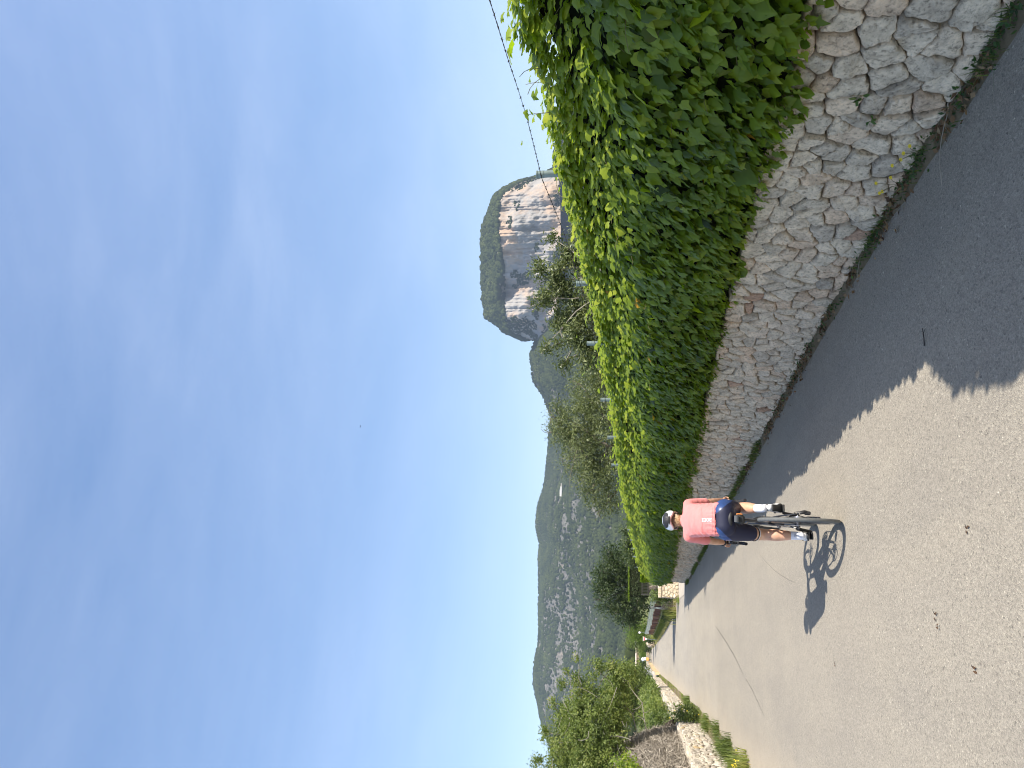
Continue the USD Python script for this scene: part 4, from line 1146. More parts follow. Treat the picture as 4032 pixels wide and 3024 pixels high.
# ------------------------------------------------------------------ left side: walls, bank, brush, trees
LXW = np.array([(0, -2.12), (18, -2.08), (24, -2.02), (28.5, -2.05), (36, -2.12), (45, -2.18), (66, -2.25), (80, -2.15)])
lx = lambda y: np.interp(y, LXW[:, 0], LXW[:, 1])
LW = thing('low_wall', 'low sunlit pale dry stone wall left of the road, nearer stretch', 'wall')
yl0, yl1 = 10.0, 28.0
cl = stone_cells(yl1 - yl0, 0.72, 0.24, 0.135, 101)
wall_of_stones(LW, cl, lambda v: np.stack([lx(yl0 + v[:, 0]) - 0.06 * v[:, 1] + v[:, 2], yl0 + v[:, 0], v[:, 1] - 0.02], 1), 'pale_limestone', 102, gap=0.006, bulge=0.035, key=lambda s: s if s + yl0 > 13.2 else 1e9 + s, limit=250, n=12)
cap = stone_cells(yl1 - yl0, 0.42, 0.28, 0.2, 103)
wall_of_stones(LW, cap, lambda v: np.stack([lx(yl0 + v[:, 0]) - 0.06 - v[:, 1] + 0.02, yl0 + v[:, 0], 0.70 + v[:, 2] * 1.0], 1), 'pale_limestone', 104, gap=0.006, bulge=0.03, limit=0, n=10)
wall_of_stones(LW, stone_cells(0.42, 0.70, 0.2, 0.14, 105), lambda v: np.stack([lx(yl1) - 0.03 - v[:, 0], yl1 + 0.02 + v[:, 2], v[:, 1]], 1), 'pale_limestone', 106, limit=0)
wall_of_stones(LW, stone_cells(0.42, 0.70, 0.2, 0.14, 107), lambda v: np.stack([lx(yl0) - 0.03 - v[:, 0], yl0 - 0.02 - v[:, 2], v[:, 1]], 1), 'pale_limestone', 108, limit=0)


def strip_core(parent, y0, y1, h, back=0.42):
    yy = np.linspace(y0, y1, 24)
    z = rise(yy)
    a = np.stack([lx(yy) - 0.03, yy, z - 0.1], 1)
    b = np.stack([lx(yy) - 0.075, yy, z + h - 0.03], 1)
    c = b - [back, 0, 0]
    d = a - [back, 0, 0]
    v = np.vstack([a, b, c, d])
    k = np.arange(23)
    f = np.vstack([np.stack([k + o1, k + o2, k + 1 + o2, k + 1 + o1], 1) for o1, o2 in ((0, 24), (24, 48), (48, 72), (72, 0))] + [np.array([[0, 72, 48, 24], [23, 47, 71, 95]])])
    obj('wall_core', (v, f), 'mortar_pale', parent)


strip_core(LW, yl0, yl1, 0.70)
LW2 = thing('low_wall', 'low sunlit pale dry stone wall left of the road, farther stretch', 'wall')
y2a, y2b = 30.2, 80.0
cl = stone_cells(y2b - y2a, 0.70, 0.30, 0.16, 111)
wall_of_stones(LW2, cl, lambda v: np.stack([lx(y2a + v[:, 0]) - 0.06 * v[:, 1] + v[:, 2], y2a + v[:, 0], rise(y2a + v[:, 0]) + v[:, 1] - 0.02], 1), 'pale_limestone', 112, gap=0.006, bulge=0.035, key=lambda s: s, limit=200, n=10)
cap = stone_cells(y2b - y2a, 0.42, 0.32, 0.2, 113)
wall_of_stones(LW2, cap, lambda v: np.stack([lx(y2a + v[:, 0]) - 0.04 - v[:, 1], y2a + v[:, 0], rise(y2a + v[:, 0]) + 0.68 + v[:, 2]], 1), 'pale_limestone', 114, gap=0.006, bulge=0.03, limit=0, n=10)
wall_of_stones(LW2, stone_cells(0.42, 0.68, 0.2, 0.14, 115), lambda v: np.stack([lx(y2a) - 0.03 - v[:, 0], y2a - 0.02 - v[:, 2], v[:, 1]], 1), 'pale_limestone', 116, limit=0)
strip_core(LW2, y2a, y2b, 0.68)
# earth behind the walls
yy = np.linspace(6, 84, 60)
oo = np.array([-0.02, 0.5, 1.2, 3.0, 6.0, 12.0])
hh = np.array([0.58, 0.62, 0.72, 0.85, 0.8, 0.3])
X = lx(yy)[:, None] - 0.44 - oo
Z = rise(yy)[:, None] + hh + 0.10 * (meshkit.noise(np.stack([X, np.repeat(yy[:, None], 6, 1) * 0.8, 0 * X], -1), 7) - 0.5) * (oo > 0.2)
v = np.stack([X, np.repeat(yy[:, None], 6, 1), Z], -1).reshape(-1, 3)
v = np.vstack([v, np.stack([lx(yy) - 0.42, yy, rise(yy) - 0.1], 1)])
i, j = np.meshgrid(np.arange(59), np.arange(5), indexing='ij')
f = np.stack([i * 6 + j, (i + 1) * 6 + j, (i + 1) * 6 + j + 1, i * 6 + j + 1], -1).reshape(-1, 4)
k = np.arange(59)
f = np.vstack([f, np.stack([360 + k, 361 + k, (k + 1) * 6, k * 6], 1)])
obj('earth_bank', (v, f), 'soil', smooth=True, kind='structure', label='raised earth behind the low walls on the left')

# grass verge on the left
GR = np.random.default_rng(121)
n = 15000
y = 11 + 70 * GR.random(n) ** 1.6
e = np.interp(y, LEFT_EDGE[:, 0], LEFT_EDGE[:, 1]) + 0.02
wv = lx(y) + 0.03
x = wv + (e - wv) * GR.random(n) ** 0.8
cl = meshkit.fbm(np.stack([x * 2.5, y * 0.8, 0 * y], -1), 3, 122)
keep = cl > 0.36
x, y, cl = x[keep], y[keep], cl[keep]
grass('verge_grass', 'green grass and weeds between the left wall and the road', None, np.c_[x, y, rise(y) - 0.01], 0.045 + 0.26 * np.clip(cl - 0.36, 0, 0.4), 123, width=0.007, lean=0.75, tint0=0.56, spread=0.22)
yy = np.linspace(8, 82, 120)
e = np.interp(yy, LEFT_EDGE[:, 0], LEFT_EDGE[:, 1])
ev = e + 0.06 * (meshkit.noise(np.stack([yy * 1.7, 0 * yy, 0 * yy], -1), 9) - 0.3)
a, b = np.c_[lx(yy) + 0.05, yy, rise(yy) + 0.03], np.c_[ev - 0.02, yy, rise(yy) + 0.018]
k = np.arange(119)
obj('verge', (np.vstack([a, b]), np.stack([k, k + 120, k + 121, k + 1], 1)), 'soil', smooth=True, kind='structure', label='strip of bare soil under the grass left of the road')
for (x, y, h, nb, lab, tt) in ((-1.70, 17.0, 0.36, 420, 'large dark grass clump at the road edge before the near left wall', 0.22), (-1.80, 15.6, 0.27, 260, 'grass clump leaning on the near left wall right beside the largest one', 0.45), (-1.66, 14.3, 0.22, 300, 'bright yellow green weeds at the lower left corner of the picture', 0.74),
                               (-1.60, 19.8, 0.26, 160, 'small upright grass clump at the road edge past the largest clump', 0.3), (-1.72, 23.0, 0.3, 200, 'grass clump by the gap between the two left walls', 0.36), (-1.72, 33.5, 0.34, 260, 'tall grass clump in front of the farther left wall', 0.34)):
    t = thing('grass_clump', lab, 'grass clump', (x, y, 0.0))
    p = np.c_[GR.normal(0, 0.10, nb), GR.normal(0, 0.22, nb), np.zeros(nb)]
    v, f, m = blades(p, h, GR, 0.007, 0.7, 3)
    obj('blades', (v, f), 'grass_blade', t, tint=np.repeat(np.clip(GR.normal(tt, 0.15, nb), 0, 1), m))
    if tt > 0.7 or y == 17.0:
        q = 26
        c = p[:q] + np.c_[GR.normal(0, .05, q), GR.normal(0, .08, q), h * GR.uniform(0.7, 1.1, q)]
        if tt > 0.7:
            v, f = diamonds(c, GR.normal(0, .4, (q, 3)) + [0.3, -0.5, 0.7], GR.normal(0, 1, (q, 3)), 0.025, 0.02)
            obj('flowers', (v, f), 'yellow_petal', t)

# dead brush piled on the bank above the near wall
BR = np.random.default_rng(131)
BRUSH = thing('brush_pile', 'big grey brown heap of dead twigs above the near left wall', 'brush')


def brush_top(y):
    return np.interp(y, [10, 16, 18.5, 22, 25, 27.5, 28.6, 29.3], [1.9, 2.05, 2.15, 2.38, 2.55, 2.62, 2.5, 1.4]) + 0.12 * (meshkit.noise(np.stack([np.asarray(y) * 1.3, 0 * np.asarray(y), 0 * np.asarray(y)], -1), 12) - 0.5)


n = 15000
y = BR.uniform(11, 29.0, n)
u = BR.random(n)
tp = brush_top(y)
zz = 0.68 + (tp - 0.68) * u
ang = u
xx = lx(y) - 0.22 - 0.75 * u ** 2.2 - np.abs(BR.normal(0, 0.10, n)) + 0.10 * (meshkit.fbm(np.stack([y * 1.2, u * 3, 0 * y], -1), 3, 13) - 0.5)
top = BR.random(n) < 0.16
xx = np.where(top, lx(y) - 0.9 - BR.uniform(0, 1.6, n), xx)
zz = np.where(top, tp + 0.02, zz)
c = np.stack([xx, y, zz], 1)
d = unit(BR.normal(0, 1, (n, 3)) * [0.6, 1.0, 0.9] + [0.1, 0, 0.1])
ln = BR.uniform(0.12, 0.42, n)
mid = c + BR.normal(0, 0.03, (n, 3))
a, b = c - d * ln[:, None] / 2, c + d * ln[:, None] / 2 + [0.02, 0, -0.02]
s = unit(np.cross(d, BR.normal(0, 1, (n, 3)))) * BR.uniform(0.004, 0.011, n)[:, None]
v = np.stack([a - s, a + s, mid + s, mid - s, b], 1).reshape(-1, 3)
k = np.arange(n)[:, None] * 5
f = np.concatenate([k + [0, 1, 2], k + [0, 2, 3], k + [3, 2, 4]], 1).reshape(-1, 3)
obj('twigs', (v, f), 'dry_twig', BRUSH, tint=np.repeat(np.clip(BR.normal(0.45, 0.22, n), 0, 1), 5), kind='stuff')
yy = np.linspace(10.6, 28.9, 60)
rows = []
for u_ in (0.0, 0.25, 0.5, 0.75, 0.95):
    rows.append(np.stack([lx(yy) - 0.40 - 0.75 * u_ ** 2.2 + 0.12 * (meshkit.fbm(np.stack([yy * 2, 0 * yy + u_ * 4, 0 * yy], -1), 3, 14) - 0.5), yy, 0.6 + (brush_top(yy) - 0.66) * u_], 1))
rows.append(np.stack([lx(yy) - 2.6, yy, brush_top(yy) - 0.1], 1))
rows.append(np.stack([lx(yy) - 2.8, yy, 0 * yy + 0.5], 1))
v = np.vstack(rows)
i, j = np.meshgrid(np.arange(len(rows) - 1), np.arange(59), indexing='ij')
f = np.stack([i * 60 + j, (i + 1) * 60 + j, (i + 1) * 60 + j + 1, i * 60 + j + 1], -1).reshape(-1, 4)
for e_ in (0, 59):
    ids = np.arange(len(rows)) * 60 + e_
    f = np.vstack([f, np.stack([np.full(len(rows) - 2, ids[0]), ids[1:-1], ids[2:], ids[2:]], 1)])
plain('brush_inside', (0.12, 0.10, 0.078), rough=1.0, spec=0.0, noise=(9, 0.5), bump=(14, 1.0, 0.06))
obj('tangle', (v, f), 'brush_inside', BRUSH, smooth=True)
lb = MB()
for k in range(10):
    y = BR.uniform(15, 27)
    p0 = np.array([lx(y) - 0.35, y, brush_top(y) - BR.uniform(0, .4)])
    lb.add(*tube(spline([p0, p0 + [0.05, BR.normal(0, .25), .18], p0 + [0.08, BR.normal(0, .4), BR.uniform(.25, .5)]], 6), np.linspace(0.012, 0.004, 6), 4))
lb.build('bare_branches', 'pale_bark', BRUSH)

# the tall spreading tree on the left, with pale bare branches in it
r = np.random.default_rng(141)
t = thing('almond_tree', 'tall spreading tree with pale bare limbs above the brush on the left', 'tree', (-3.05, 25.5, 0.92))
TL = [(-0.6, 0, 2.6, 1.0, 1.2, 0.8), (0.7, -0.5, 2.5, 0.95, 1.1, 0.75), (1.3, 0.0, 1.9, 0.75, 0.9, 0.6), (-1.6, -0.5, 2.2, 1.0, 1.1, 0.8), (0.1, 0.3, 3.3, 0.85, 1.0, 0.6), (-0.9, 0, 3.6, 0.75, 0.9, 0.55), (0.95, 0.2, 3.35, 0.55, 0.6, 0.4), (1.75, 0.1, 2.75, 0.5, 0.6, 0.42),
      (-1.8, 0, 3.2, 0.7, 0.9, 0.6), (0.2, -0.6, 1.75, 1.2, 0.9, 0.5), (-1.2, -0.7, 1.5, 0.9, 0.9, 0.5), (-2.4, 0, 2.6, 0.8, 0.9, 0.8), (1.9, 0.3, 1.6, 0.45, 0.6, 0.4), (0.5, 0, 3.95, 0.25, 0.3, 0.15), (-0.35, 0, 4.15, 0.30, 0.3, 0.20), (1.35, 0.1, 3.75, 0.22, 0.25, 0.12), (2.0, 0, 3.45, 0.2, 0.25, 0.12),
      (2.15, 0.1, 3.05, 0.24, 0.25, 0.14), (2.35, 0.1, 3.35, 0.12, 0.15, 0.08), (1.0, -0.4, 2.9, 0.7, 0.8, 0.5), (-0.2, -0.4, 2.4, 1.0, 0.9, 0.7), (2.5, 0.1, 2.4, 0.35, 0.4, 0.3), (2.3, 0, 1.5, 0.5, 0.6, 0.45), (2.75, 0, 3.0, 0.16, 0.2, 0.10), (2.6, 0, 1.9, 0.3, 0.3, 0.25), (-1.1, 0, 4.28, 0.16, 0.2, 0.1), (-1.75, 0, 3.95, 0.35, 0.35, 0.2)]
obj('trunk', tube(spline([(0.3, 0.1, -0.2), (0.2, 0, 0.5), (0, 0, 1.1)], 8), np.linspace(0.17, 0.11, 8), 10), 'bark', t, smooth=True)
branches('branch', 'pale_bark', t, (0, 0, 1.05), TL, r, r0=0.020, twigs=4, tip=0.005, wob=0.14)
bb = MB()
for k in range(30):
    lbk = TL[r.integers(0, 12)]
    c = np.array(lbk[:3]) + [0, -lbk[4] * 0.95, 0] + r.normal(0, 0.3, 3) * [1, 0.1, 0.8]
    d = r.normal(0, 0.26, 3) * [1, 0.2, 0.8]
    bb.add(*tube(spline([c - d, c + r.normal(0, 0.09, 3), c + d], 6), np.linspace(0.009, 0.004, 6), 4))
bb.build('bare_twigs', 'pale_bark', t)
crown('crown', 'almond_leaf', t, TL, 130000, 0.068, r, gapmin=0.42, sprig=7, shell=0.35, width=0.46, tint0=0.60, lump=0.95, up=0.4)
# rounder tree further back on the left
r = np.random.default_rng(142)
t = thing('round_tree', 'rounded green tree left of the road beyond the farther wall', 'tree', (-2.75, 58, 0.4))
T6 = [(0, 0, 3.4, 1.3, 1.3, 1.0), (0.9, 0, 2.9, 1.1, 1.2, 0.9), (-1.0, 0, 2.9, 1.1, 1.2, 0.9), (1.35, 0, 2.1, 0.8, 1.0, 0.8), (0.2, -0.3, 2.0, 1.3, 1.2, 0.9), (-1.3, 0, 1.9, 1.0, 1.0, 0.9), (0.3, 0, 4.2, 0.6, 0.7, 0.4)]
obj('trunk', tube([(0, 0, -0.2), (0, 0, 1.3)], [0.2, 0.14], 8), 'bark', t)
branches('branch', 'bark', t, (0, 0, 1.2), T6, r, r0=0.06, twigs=3)
crown('crown', 'almond_leaf', t, T6, 17000, 0.14, r, shell=0.6, tint0=0.42, lump=0.75)
# bushes on the bank
bushes = [((-2.75, 31.5, 0.65), [(0, 0, 0.55, 0.55, 0.8, 0.55), (0.25, 0.8, 0.45, 0.5, 0.8, 0.5), (-0.2, -0.7, 0.4, 0.5, 0.7, 0.5)], 'almond_leaf', 5200, 0.085, 0.30, 'grey green leafy bush on the bank at the wall gap'),
          ((-2.7, 40, 0.85), [(0, 0, 0.5, 0.6, 1.5, 0.5), (0.1, 2, 0.4, 0.5, 1.3, 0.45)], 'almond_leaf', 4200, 0.10, 0.66, 'yellowish green bush spilling over the farther left wall'),
          ((-2.75, 52, 1.0), [(0, 0, 0.6, 0.7, 2, 0.6), (0.2, 3, 0.5, 0.7, 2, 0.5)], 'almond_leaf', 4200, 0.12, 0.55, 'mid green bush on top of the farther left wall'),
          ((-2.6, 68, 1.2), [(0, 0, 0.5, 0.5, 2, 0.5), (0.2, 4, 0.5, 0.5, 2, 0.5)], 'bright_leaf', 2600, 0.14, 0.25, 'low green bush at the far end of the left wall'),
          ((-2.58, 18.9, 1.68), [(0, 0, 0.50, 0.40, 0.7, 0.34), (-0.2, -0.8, 0.45, 0.4, 0.6, 0.30), (-0.5, 0.5, 0.35, 0.4, 0.6, 0.35), (-0.1, -1.6, 0.30, 0.4, 0.6, 0.35)], 'bright_leaf', 8200, 0.06, 0.70, 'yellow green bush on the brush heap at the lower left corner'),
          ((-2.50, 16.6, 1.2), [(0, 0, 0.3, 0.25, 0.6, 0.4)], 'almond_leaf', 1500, 0.06, 0.5, 'thin green creeper over the brush heap below the yellow green bush')]
for loc, lbs, mt, nl, sz, tt, lab in bushes:
    t = thing('bush', lab, 'bush', loc)
    obj('stem', tube([(0, 0, -0.3), (0, 0, 0.4)], 0.03, 6), 'bark', t)
    crown('foliage', mt, t, lbs, nl, sz, r, shell=0.5, tint0=tt, lump=0.7, width=0.6)
t = thing('bush', 'dark thorny shrub with yellow flowers filling the gap between the left walls', 'bush', (-1.85, 27.2, 0))
lbs = [(0, 0, 0.42, 0.28, 0.8, 0.38), (0.12, 0.8, 0.35, 0.25, 0.7, 0.33), (-0.15, 1.6, 0.55, 0.3, 0.7, 0.5), (0.1, -0.6, 0.25, 0.22, 0.5, 0.25)]
obj('stem', tube([(0, 0, -0.1), (0, 0, 0.4)], 0.02, 6), 'bark', t)
crown('foliage', 'almond_leaf', t, lbs, 4200, 0.065, r, gapmin=0.42, shell=0.4, tint0=0.28, lump=0.8, width=0.55)
q = 40
p, d, _, _ = in_lobes(lbs, q, r, 0.95)
v, f = diamonds(p, r.normal(0, .4, (q, 3)) + [0.5, -0.5, 0.5], r.normal(0, 1, (q, 3)), 0.05, 0.04)
obj('flowers', (v, f), 'yellow_petal', t)
t = thing('root_mass', 'dark hollow clod of earth and roots at the gap end of the near left wall', 'root clod', (-2.42, 28.6, 0.55))
b = trimesh.creation.icosphere(3, 1.0)
w = b.vertices * [0.34, 0.5, 0.33] * (1 + 0.9 * (meshkit.fbm(b.vertices * 2.6, 4, 9) - 0.5))[:, None] + [0, 0, 0.2]
plain('dark_earth', (0.055, 0.043, 0.036), rough=1.0, spec=0.0, noise=(10, 0.6), bump=(12, 1.0, 0.05))
obj('clod', (w, b.faces), 'dark_earth', t, smooth=False)
rt = MB()
for k in range(60):
    c = unit(r.normal(0, 1, 3)) * [0.33, 0.48, 0.32] + [0, 0, 0.2]
    rt.add(*tube(spline([c, c + r.normal(0, .1, 3), c + r.normal(0, .16, 3) + [0.05, -0.05, 0]], 5), np.linspace(.008, .003, 5), 4), r.random() * 0.4)
rt.build('roots', 'dry_twig', t, kind='stuff')
# ------------------------------------------------------------------ far end on the right: driveway, gate wall, gate, pole, cane fence, sign
yy = np.linspace(35.2, 42.4, 12)
a = np.stack([np.full(12, 2.62), yy, rise(yy) + 0.02], 1)
a[:, 0] += 0.25 * np.sin(np.linspace(0.0, 1.2, 12))
b = np.stack([np.full(12, 6.5), yy, rise(yy) + 0.05], 1)
k = np.arange(11)
obj('driveway', (np.vstack([a, b]), np.stack([k, k + 12, k + 13, k + 1], 1)), 'concrete', smooth=True, kind='structure', label='pale concrete apron of the driveway at the end of the ivy wall')
GW = thing('gate_wall', 'short sunlit wall of honey coloured stone with a squared coping', 'wall', (0, 42.5, 0.02))
x0, x1 = 2.93, 4.25
cl = stone_cells(x1 - x0, 0.93, 0.20, 0.165, 151, jitter=0.42)
wall_of_stones(GW, cl, lambda v: np.stack([x0 + v[:, 0], -v[:, 2], v[:, 1]], 1), 'cut_limestone', 152, gap=0.006, bulge=0.016, n=14, tints=lambda r, s, z: float(np.clip(0.35 + 0.35 * (s > 0.95) * (z < 0.6) + r.normal(0, 0.18), 0, 1)))
obj('wall_core', boxm((x0 + 0.01, 0.012, -0.1), (x1, 0.40, 0.945)), 'mortar_pale', GW)
cr = np.random.default_rng(153)
xs = np.r_[x0 - 0.02, x0 + np.cumsum(cr.uniform(0.11, 0.17, 9))]
for a, b in zip(xs[:-1], xs[1:]):
    v, f = boxm((a + 0.003, -0.035 + cr.uniform(-.006, .006), 0.947), (b - 0.003, 0.43, 1.115 + cr.uniform(-.006, .006)), 0.012)
    obj('coping_stone', (v, f), 'cut_limestone', GW, tint=np.full(len(v), cr.uniform(0.0, 0.35)))
# side face towards the road, plain
wall_of_stones(GW, stone_cells(0.40, 0.93, 0.2, 0.16, 154), lambda v: np.stack([x0 - v[:, 2] + 0.002, 0.02 + v[:, 0], v[:, 1]], 1), 'limestone', 155, limit=0, bulge=0.01)
GATE = thing('iron_gate', 'dark iron lattice gate standing behind the honey coloured wall', 'gate', (0, 43.9, 0.05))
plain('dark_iron', (0.06, 0.055, 0.05), rough=0.5, metallic=0.5)
plain('grey_steel', (0.36, 0.37, 0.36), rough=0.5, metallic=0.3)
for x in (3.12, 3.86):
    obj('gate_post', boxm((x - 0.03, -0.03, 0), (x + 0.03, 0.03, 2.02), 0.006), 'dark_iron', GATE)
for z in (0.15, 1.15, 1.62, 1.95):
    obj('rail', boxm((3.15, -0.015, z), (3.83, 0.015, z + 0.035)), 'dark_iron', GATE)
for x in np.linspace(3.20, 3.78, 8):
    obj('bar', tube([(x, 0.0, 0.1), (x, 0, 1.98)], 0.011, 6), 'dark_iron', GATE)
for k in range(5):
    x = 3.20 + k * 0.116
    obj('brace', tube([(x, -0.02, 1.18), (x + 0.116, -0.02, 1.62)], 0.008, 5), 'dark_iron', GATE)
for x in np.linspace(3.95, 4.6, 6):
    obj('picket', boxm((x - 0.02, -0.01, 0), (x + 0.02, 0.01, 1.95)), 'dark_iron', GATE)
r = np.random.default_rng(156)
t = thing('shrub', 'leafy green shrub between the gate and the honey coloured wall', 'shrub', (3.02, 43.2, 0))
lbs = [(0, 0, 1.25, 0.3, 0.3, 0.3), (-0.1, 0.1, 0.8, 0.3, 0.3, 0.4), (0.2, 0, 0.7, 0.3, 0.3, 0.4)]
obj('stem', tube([(0, 0, 0), (0, 0, 0.8)], 0.025, 6), 'bark', t)
crown('foliage', 'almond_leaf', t, lbs, 1500, 0.10, r, shell=0.5, tint0=0.35)
RW = thing('rubble_wall', 'rough low rubble wall past the honey coloured gate wall', 'wall', (0, 46.5, 0.05))
cl = stone_cells(0.75, 0.88, 0.13, 0.11, 157)
wall_of_stones(RW, cl, lambda v: np.stack([2.52 + v[:, 0], -v[:, 2] * 1.6, v[:, 1]], 1), 'pale_limestone', 158, gap=0.008, bulge=0.05, n=10)
obj('wall_core', boxm((2.53, 0.02, -0.1), (3.3, 0.4, 0.85)), 'mortar_pale', RW)
POLE = thing('concrete_post', 'grey post with a slanted arm on top beside the dark tree', 'post', (2.66, 48.0, 0.05))
obj('post', boxm((-0.055, -0.05, -0.1), (0.055, 0.05, 1.74), 0.01), 'grey_steel', POLE)
obj('pipe', tube([(0.03, 0, 1.70), (0.035, 0, 2.12)], 0.022, 8), 'galvanised', POLE, smooth=30)
obj('arm', tube([(0.03, -0.03, 1.80), (0.19, -0.03, 1.45)], 0.016, 8), 'galvanised', POLE, smooth=30)
obj('bracket', boxm((-0.08, -0.06, 1.68), (0.07, 0.06, 1.72)), 'dark_iron', POLE)
obj('pipe', tube([(-0.05, 0, 1.70), (-0.05, 0, 1.92)], 0.016, 8), 'galvanised', POLE, smooth=30)

# grassy bank along the right edge beyond the driveway
yy = np.linspace(45.5, 98, 60)
re = np.interp(yy, RIGHT_EDGE[:, 0], RIGHT_EDGE[:, 1])
prof = np.array([(0.03, 0.0), (0.18, 0.10), (0.40, 0.36), (0.62, 0.58), (0.9, 0.66), (2.0, 0.72), (5, 0.6), (8, -0.2)])
sc = np.interp(yy, [45.5, 48, 52, 80, 92, 98], [0.4, 0.75, 1.0, 0.85, 0.6, 0.1])
V = np.stack([np.stack([re + o, yy, rise(yy) + h * sc + (0.05 * (meshkit.noise(np.stack([yy * 1.5, 0 * yy + o * 3, 0 * yy], -1), 5) - 0.5) if 0.1 < o < 5 else -0.02)], 1) for o, h in prof])
i, j = np.meshgrid(np.arange(len(prof) - 1), np.arange(59), indexing='ij')
obj('grassy_bank', (V.reshape(-1, 3), np.stack([i * 60 + j, (i + 1) * 60 + j, (i + 1) * 60 + j + 1, i * 60 + j + 1], -1).reshape(-1, 4)[:, ::-1]), 'field_ground', smooth=True, kind='structure', label='grassy bank under the cane fence on the right')
def bank_point(y, o):
    re = np.interp(y, RIGHT_EDGE[:, 0], RIGHT_EDGE[:, 1])
    s = np.interp(y, [45.5, 48, 52, 80, 92, 98], [0.4, 0.75, 1.0, 0.85, 0.6, 0.1])
    return np.stack([re + o, y, rise(y) + np.interp(o, prof[:, 0], prof[:, 1]) * s], -1)
r = np.random.default_rng(161)
n = 9000
y = 45.5 + 52 * r.random(n) ** 1.3
o = r.uniform(0.02, 0.85, n)
tt = np.where(o < 0.18, 0.95, np.where(o > 0.5, 0.72, 0.52))
v, f, m = blades(bank_point(y, o), 0.20, r, 0.012, 0.5)
obj('bank_grass', (v, f), 'grass_blade', tint=np.repeat(np.clip(tt + r.normal(0, 0.15, n), 0, 1), m), kind='stuff', label='long green and straw coloured grass on the bank below the cane fence')
t = thing('grass_clump', 'feathery pale dry grass clump beside the rubble wall past the driveway', 'grass clump', (2.45, 47.0, 0.05))
nb = 700
v, f, m = blades(np.c_[r.normal(0, 0.2, nb), r.normal(0, 0.4, nb), np.zeros(nb)], 0.75, r, 0.010, 0.5, 3)
obj('blades', (v, f), 'grass_blade', t, tint=np.repeat(np.clip(r.normal(0.70, 0.22, nb), 0, 1), m))
t = thing('bush', 'small dark green rounded bush at the right road edge before the cane fence', 'bush', (2.22, 50.3, 0.1))
obj('stem', tube([(0, 0, 0), (0, 0, 0.3)], 0.02, 6), 'bark', t)
crown('foliage', 'dark_leaf', t, [(0, 0, 0.42, 0.20, 0.4, 0.30), (0.15, 0.3, 0.38, 0.22, 0.4, 0.28)], 1500, 0.08, r, shell=0.4, tint0=0.5)
t = thing('weed_tuft', 'weeds at the foot of the gate wall corner by the driveway', 'weeds', (2.80, 42.3, 0.02))
nb = 120
v, f, m = blades(np.c_[r.normal(0, 0.1, nb), r.normal(0, 0.2, nb), np.zeros(nb)], 0.22, r, 0.01, 0.6)
obj('blades', (v, f), 'grass_blade', t, tint=np.repeat(np.clip(r.normal(0.5, 0.2, nb), 0, 1), m))

# cane fence with pale netting above
CF = thing('cane_fence', 'reddish brown cane fence with pale wire netting above it', 'fence')
leafmat('cane', [(0.0, (0.07, 0.035, 0.024)), (0.5, (0.14, 0.068, 0.045)), (0.8, (0.20, 0.115, 0.08)), (1.0, (0.36, 0.27, 0.2))], trans=0.0, rough=0.8, spec=0.1)
plain('netting', (0.27, 0.30, 0.28), rough=0.6, metallic=0.1)
yv = np.cumsum(np.r_[48.6, 0.16 + 0.016 * np.arange(95)])
yv = yv[yv < 83]
for k, y in enumerate(yv):
    p = bank_point(np.array([y]), np.array([0.64]))[0]
    h = 0.56 + r.normal(0, 0.02) + 0.03 * math.sin(y)
    w = 0.5 * (0.16 + 0.016 * k) * 0.93
    a = boxm((p[0] - 0.015 + r.normal(0, .006), y - w, p[2] - 0.06), (p[0] + 0.015, y + w, p[2] + h))
    obj('cane_bundle', a, 'cane', CF, tint=np.full(8, np.clip(r.normal(0.42, 0.22), 0, 1)))
for y in np.arange(48.7, 83, 2.2):
    p = bank_point(np.array([y]), np.array([0.68]))[0]
    obj('fence_post', tube([(p[0] + .03, y, p[2] - 0.1), (p[0] + .03, y, p[2] + 0.93)], 0.022, 6), 'galvanised', CF, smooth=30)
nt = MB()
for y in np.arange(48.7, 82.6, 0.22):
    p = bank_point(np.array([y]), np.array([0.66]))[0]
    nt.add(*boxm((p[0] + .02, y - 0.03, p[2] + 0.45), (p[0] + .03, y + 0.03, p[2] + 0.88)))
ynn = np.linspace(48.7, 82.6, 40)
for hz_ in (0.62, 0.74, 0.88):
    p = bank_point(ynn, np.full(40, 0.66))
    p[:, 2] += hz_
    p[:, 0] += 0.025
    nt.add(*tube(p, 0.016, 4))
nt.build('netting', 'netting', CF, kind='stuff')
edge = MB()
ynn = np.linspace(48.7, 82.0, 80)
p = bank_point(ynn, np.full(80, 0.60))
p[:, 2] += 0.02 + 0.05 * meshkit.noise(np.stack([ynn * 1.2, 0 * ynn, 0 * ynn], -1), 3)
edge.add(*tube(p, 0.035, 5))
edge.build('base_edging', 'concrete', CF)

# give way triangle seen on the bend, rock, far walls, vehicle, house
SIGN = thing('road_sign', 'white and red triangular sign with its point down on a grey pole', 'road sign', (1.42, 82.0, float(rise(82))))
plain('sign_white', (0.75, 0.72, 0.70), rough=0.4)
plain('sign_red', (0.62, 0.10, 0.09), rough=0.4)
tri = np.array([(-0.22, 1.56), (0.22, 1.56), (0.0, 1.13)])
def prism(pts, y0, y1):
    m = trimesh.creation.extrude_polygon(Polygon(pts).buffer(0.015), y1 - y0, engine='earcut')
    v = m.vertices[:, [0, 2, 1]] * [1, -1, 1] + [0, y1, 0]
    return v, m.faces[:, ::-1]
obj('sign_plate', prism(tri, -0.02, 0.0), 'sign_white', SIGN)
c = tri.mean(0)
obj('red_band', prism([(-0.155, 1.445), (0.155, 1.445), (0.125, 1.385), (-0.125, 1.385)], -0.028, -0.022), 'sign_red', SIGN)
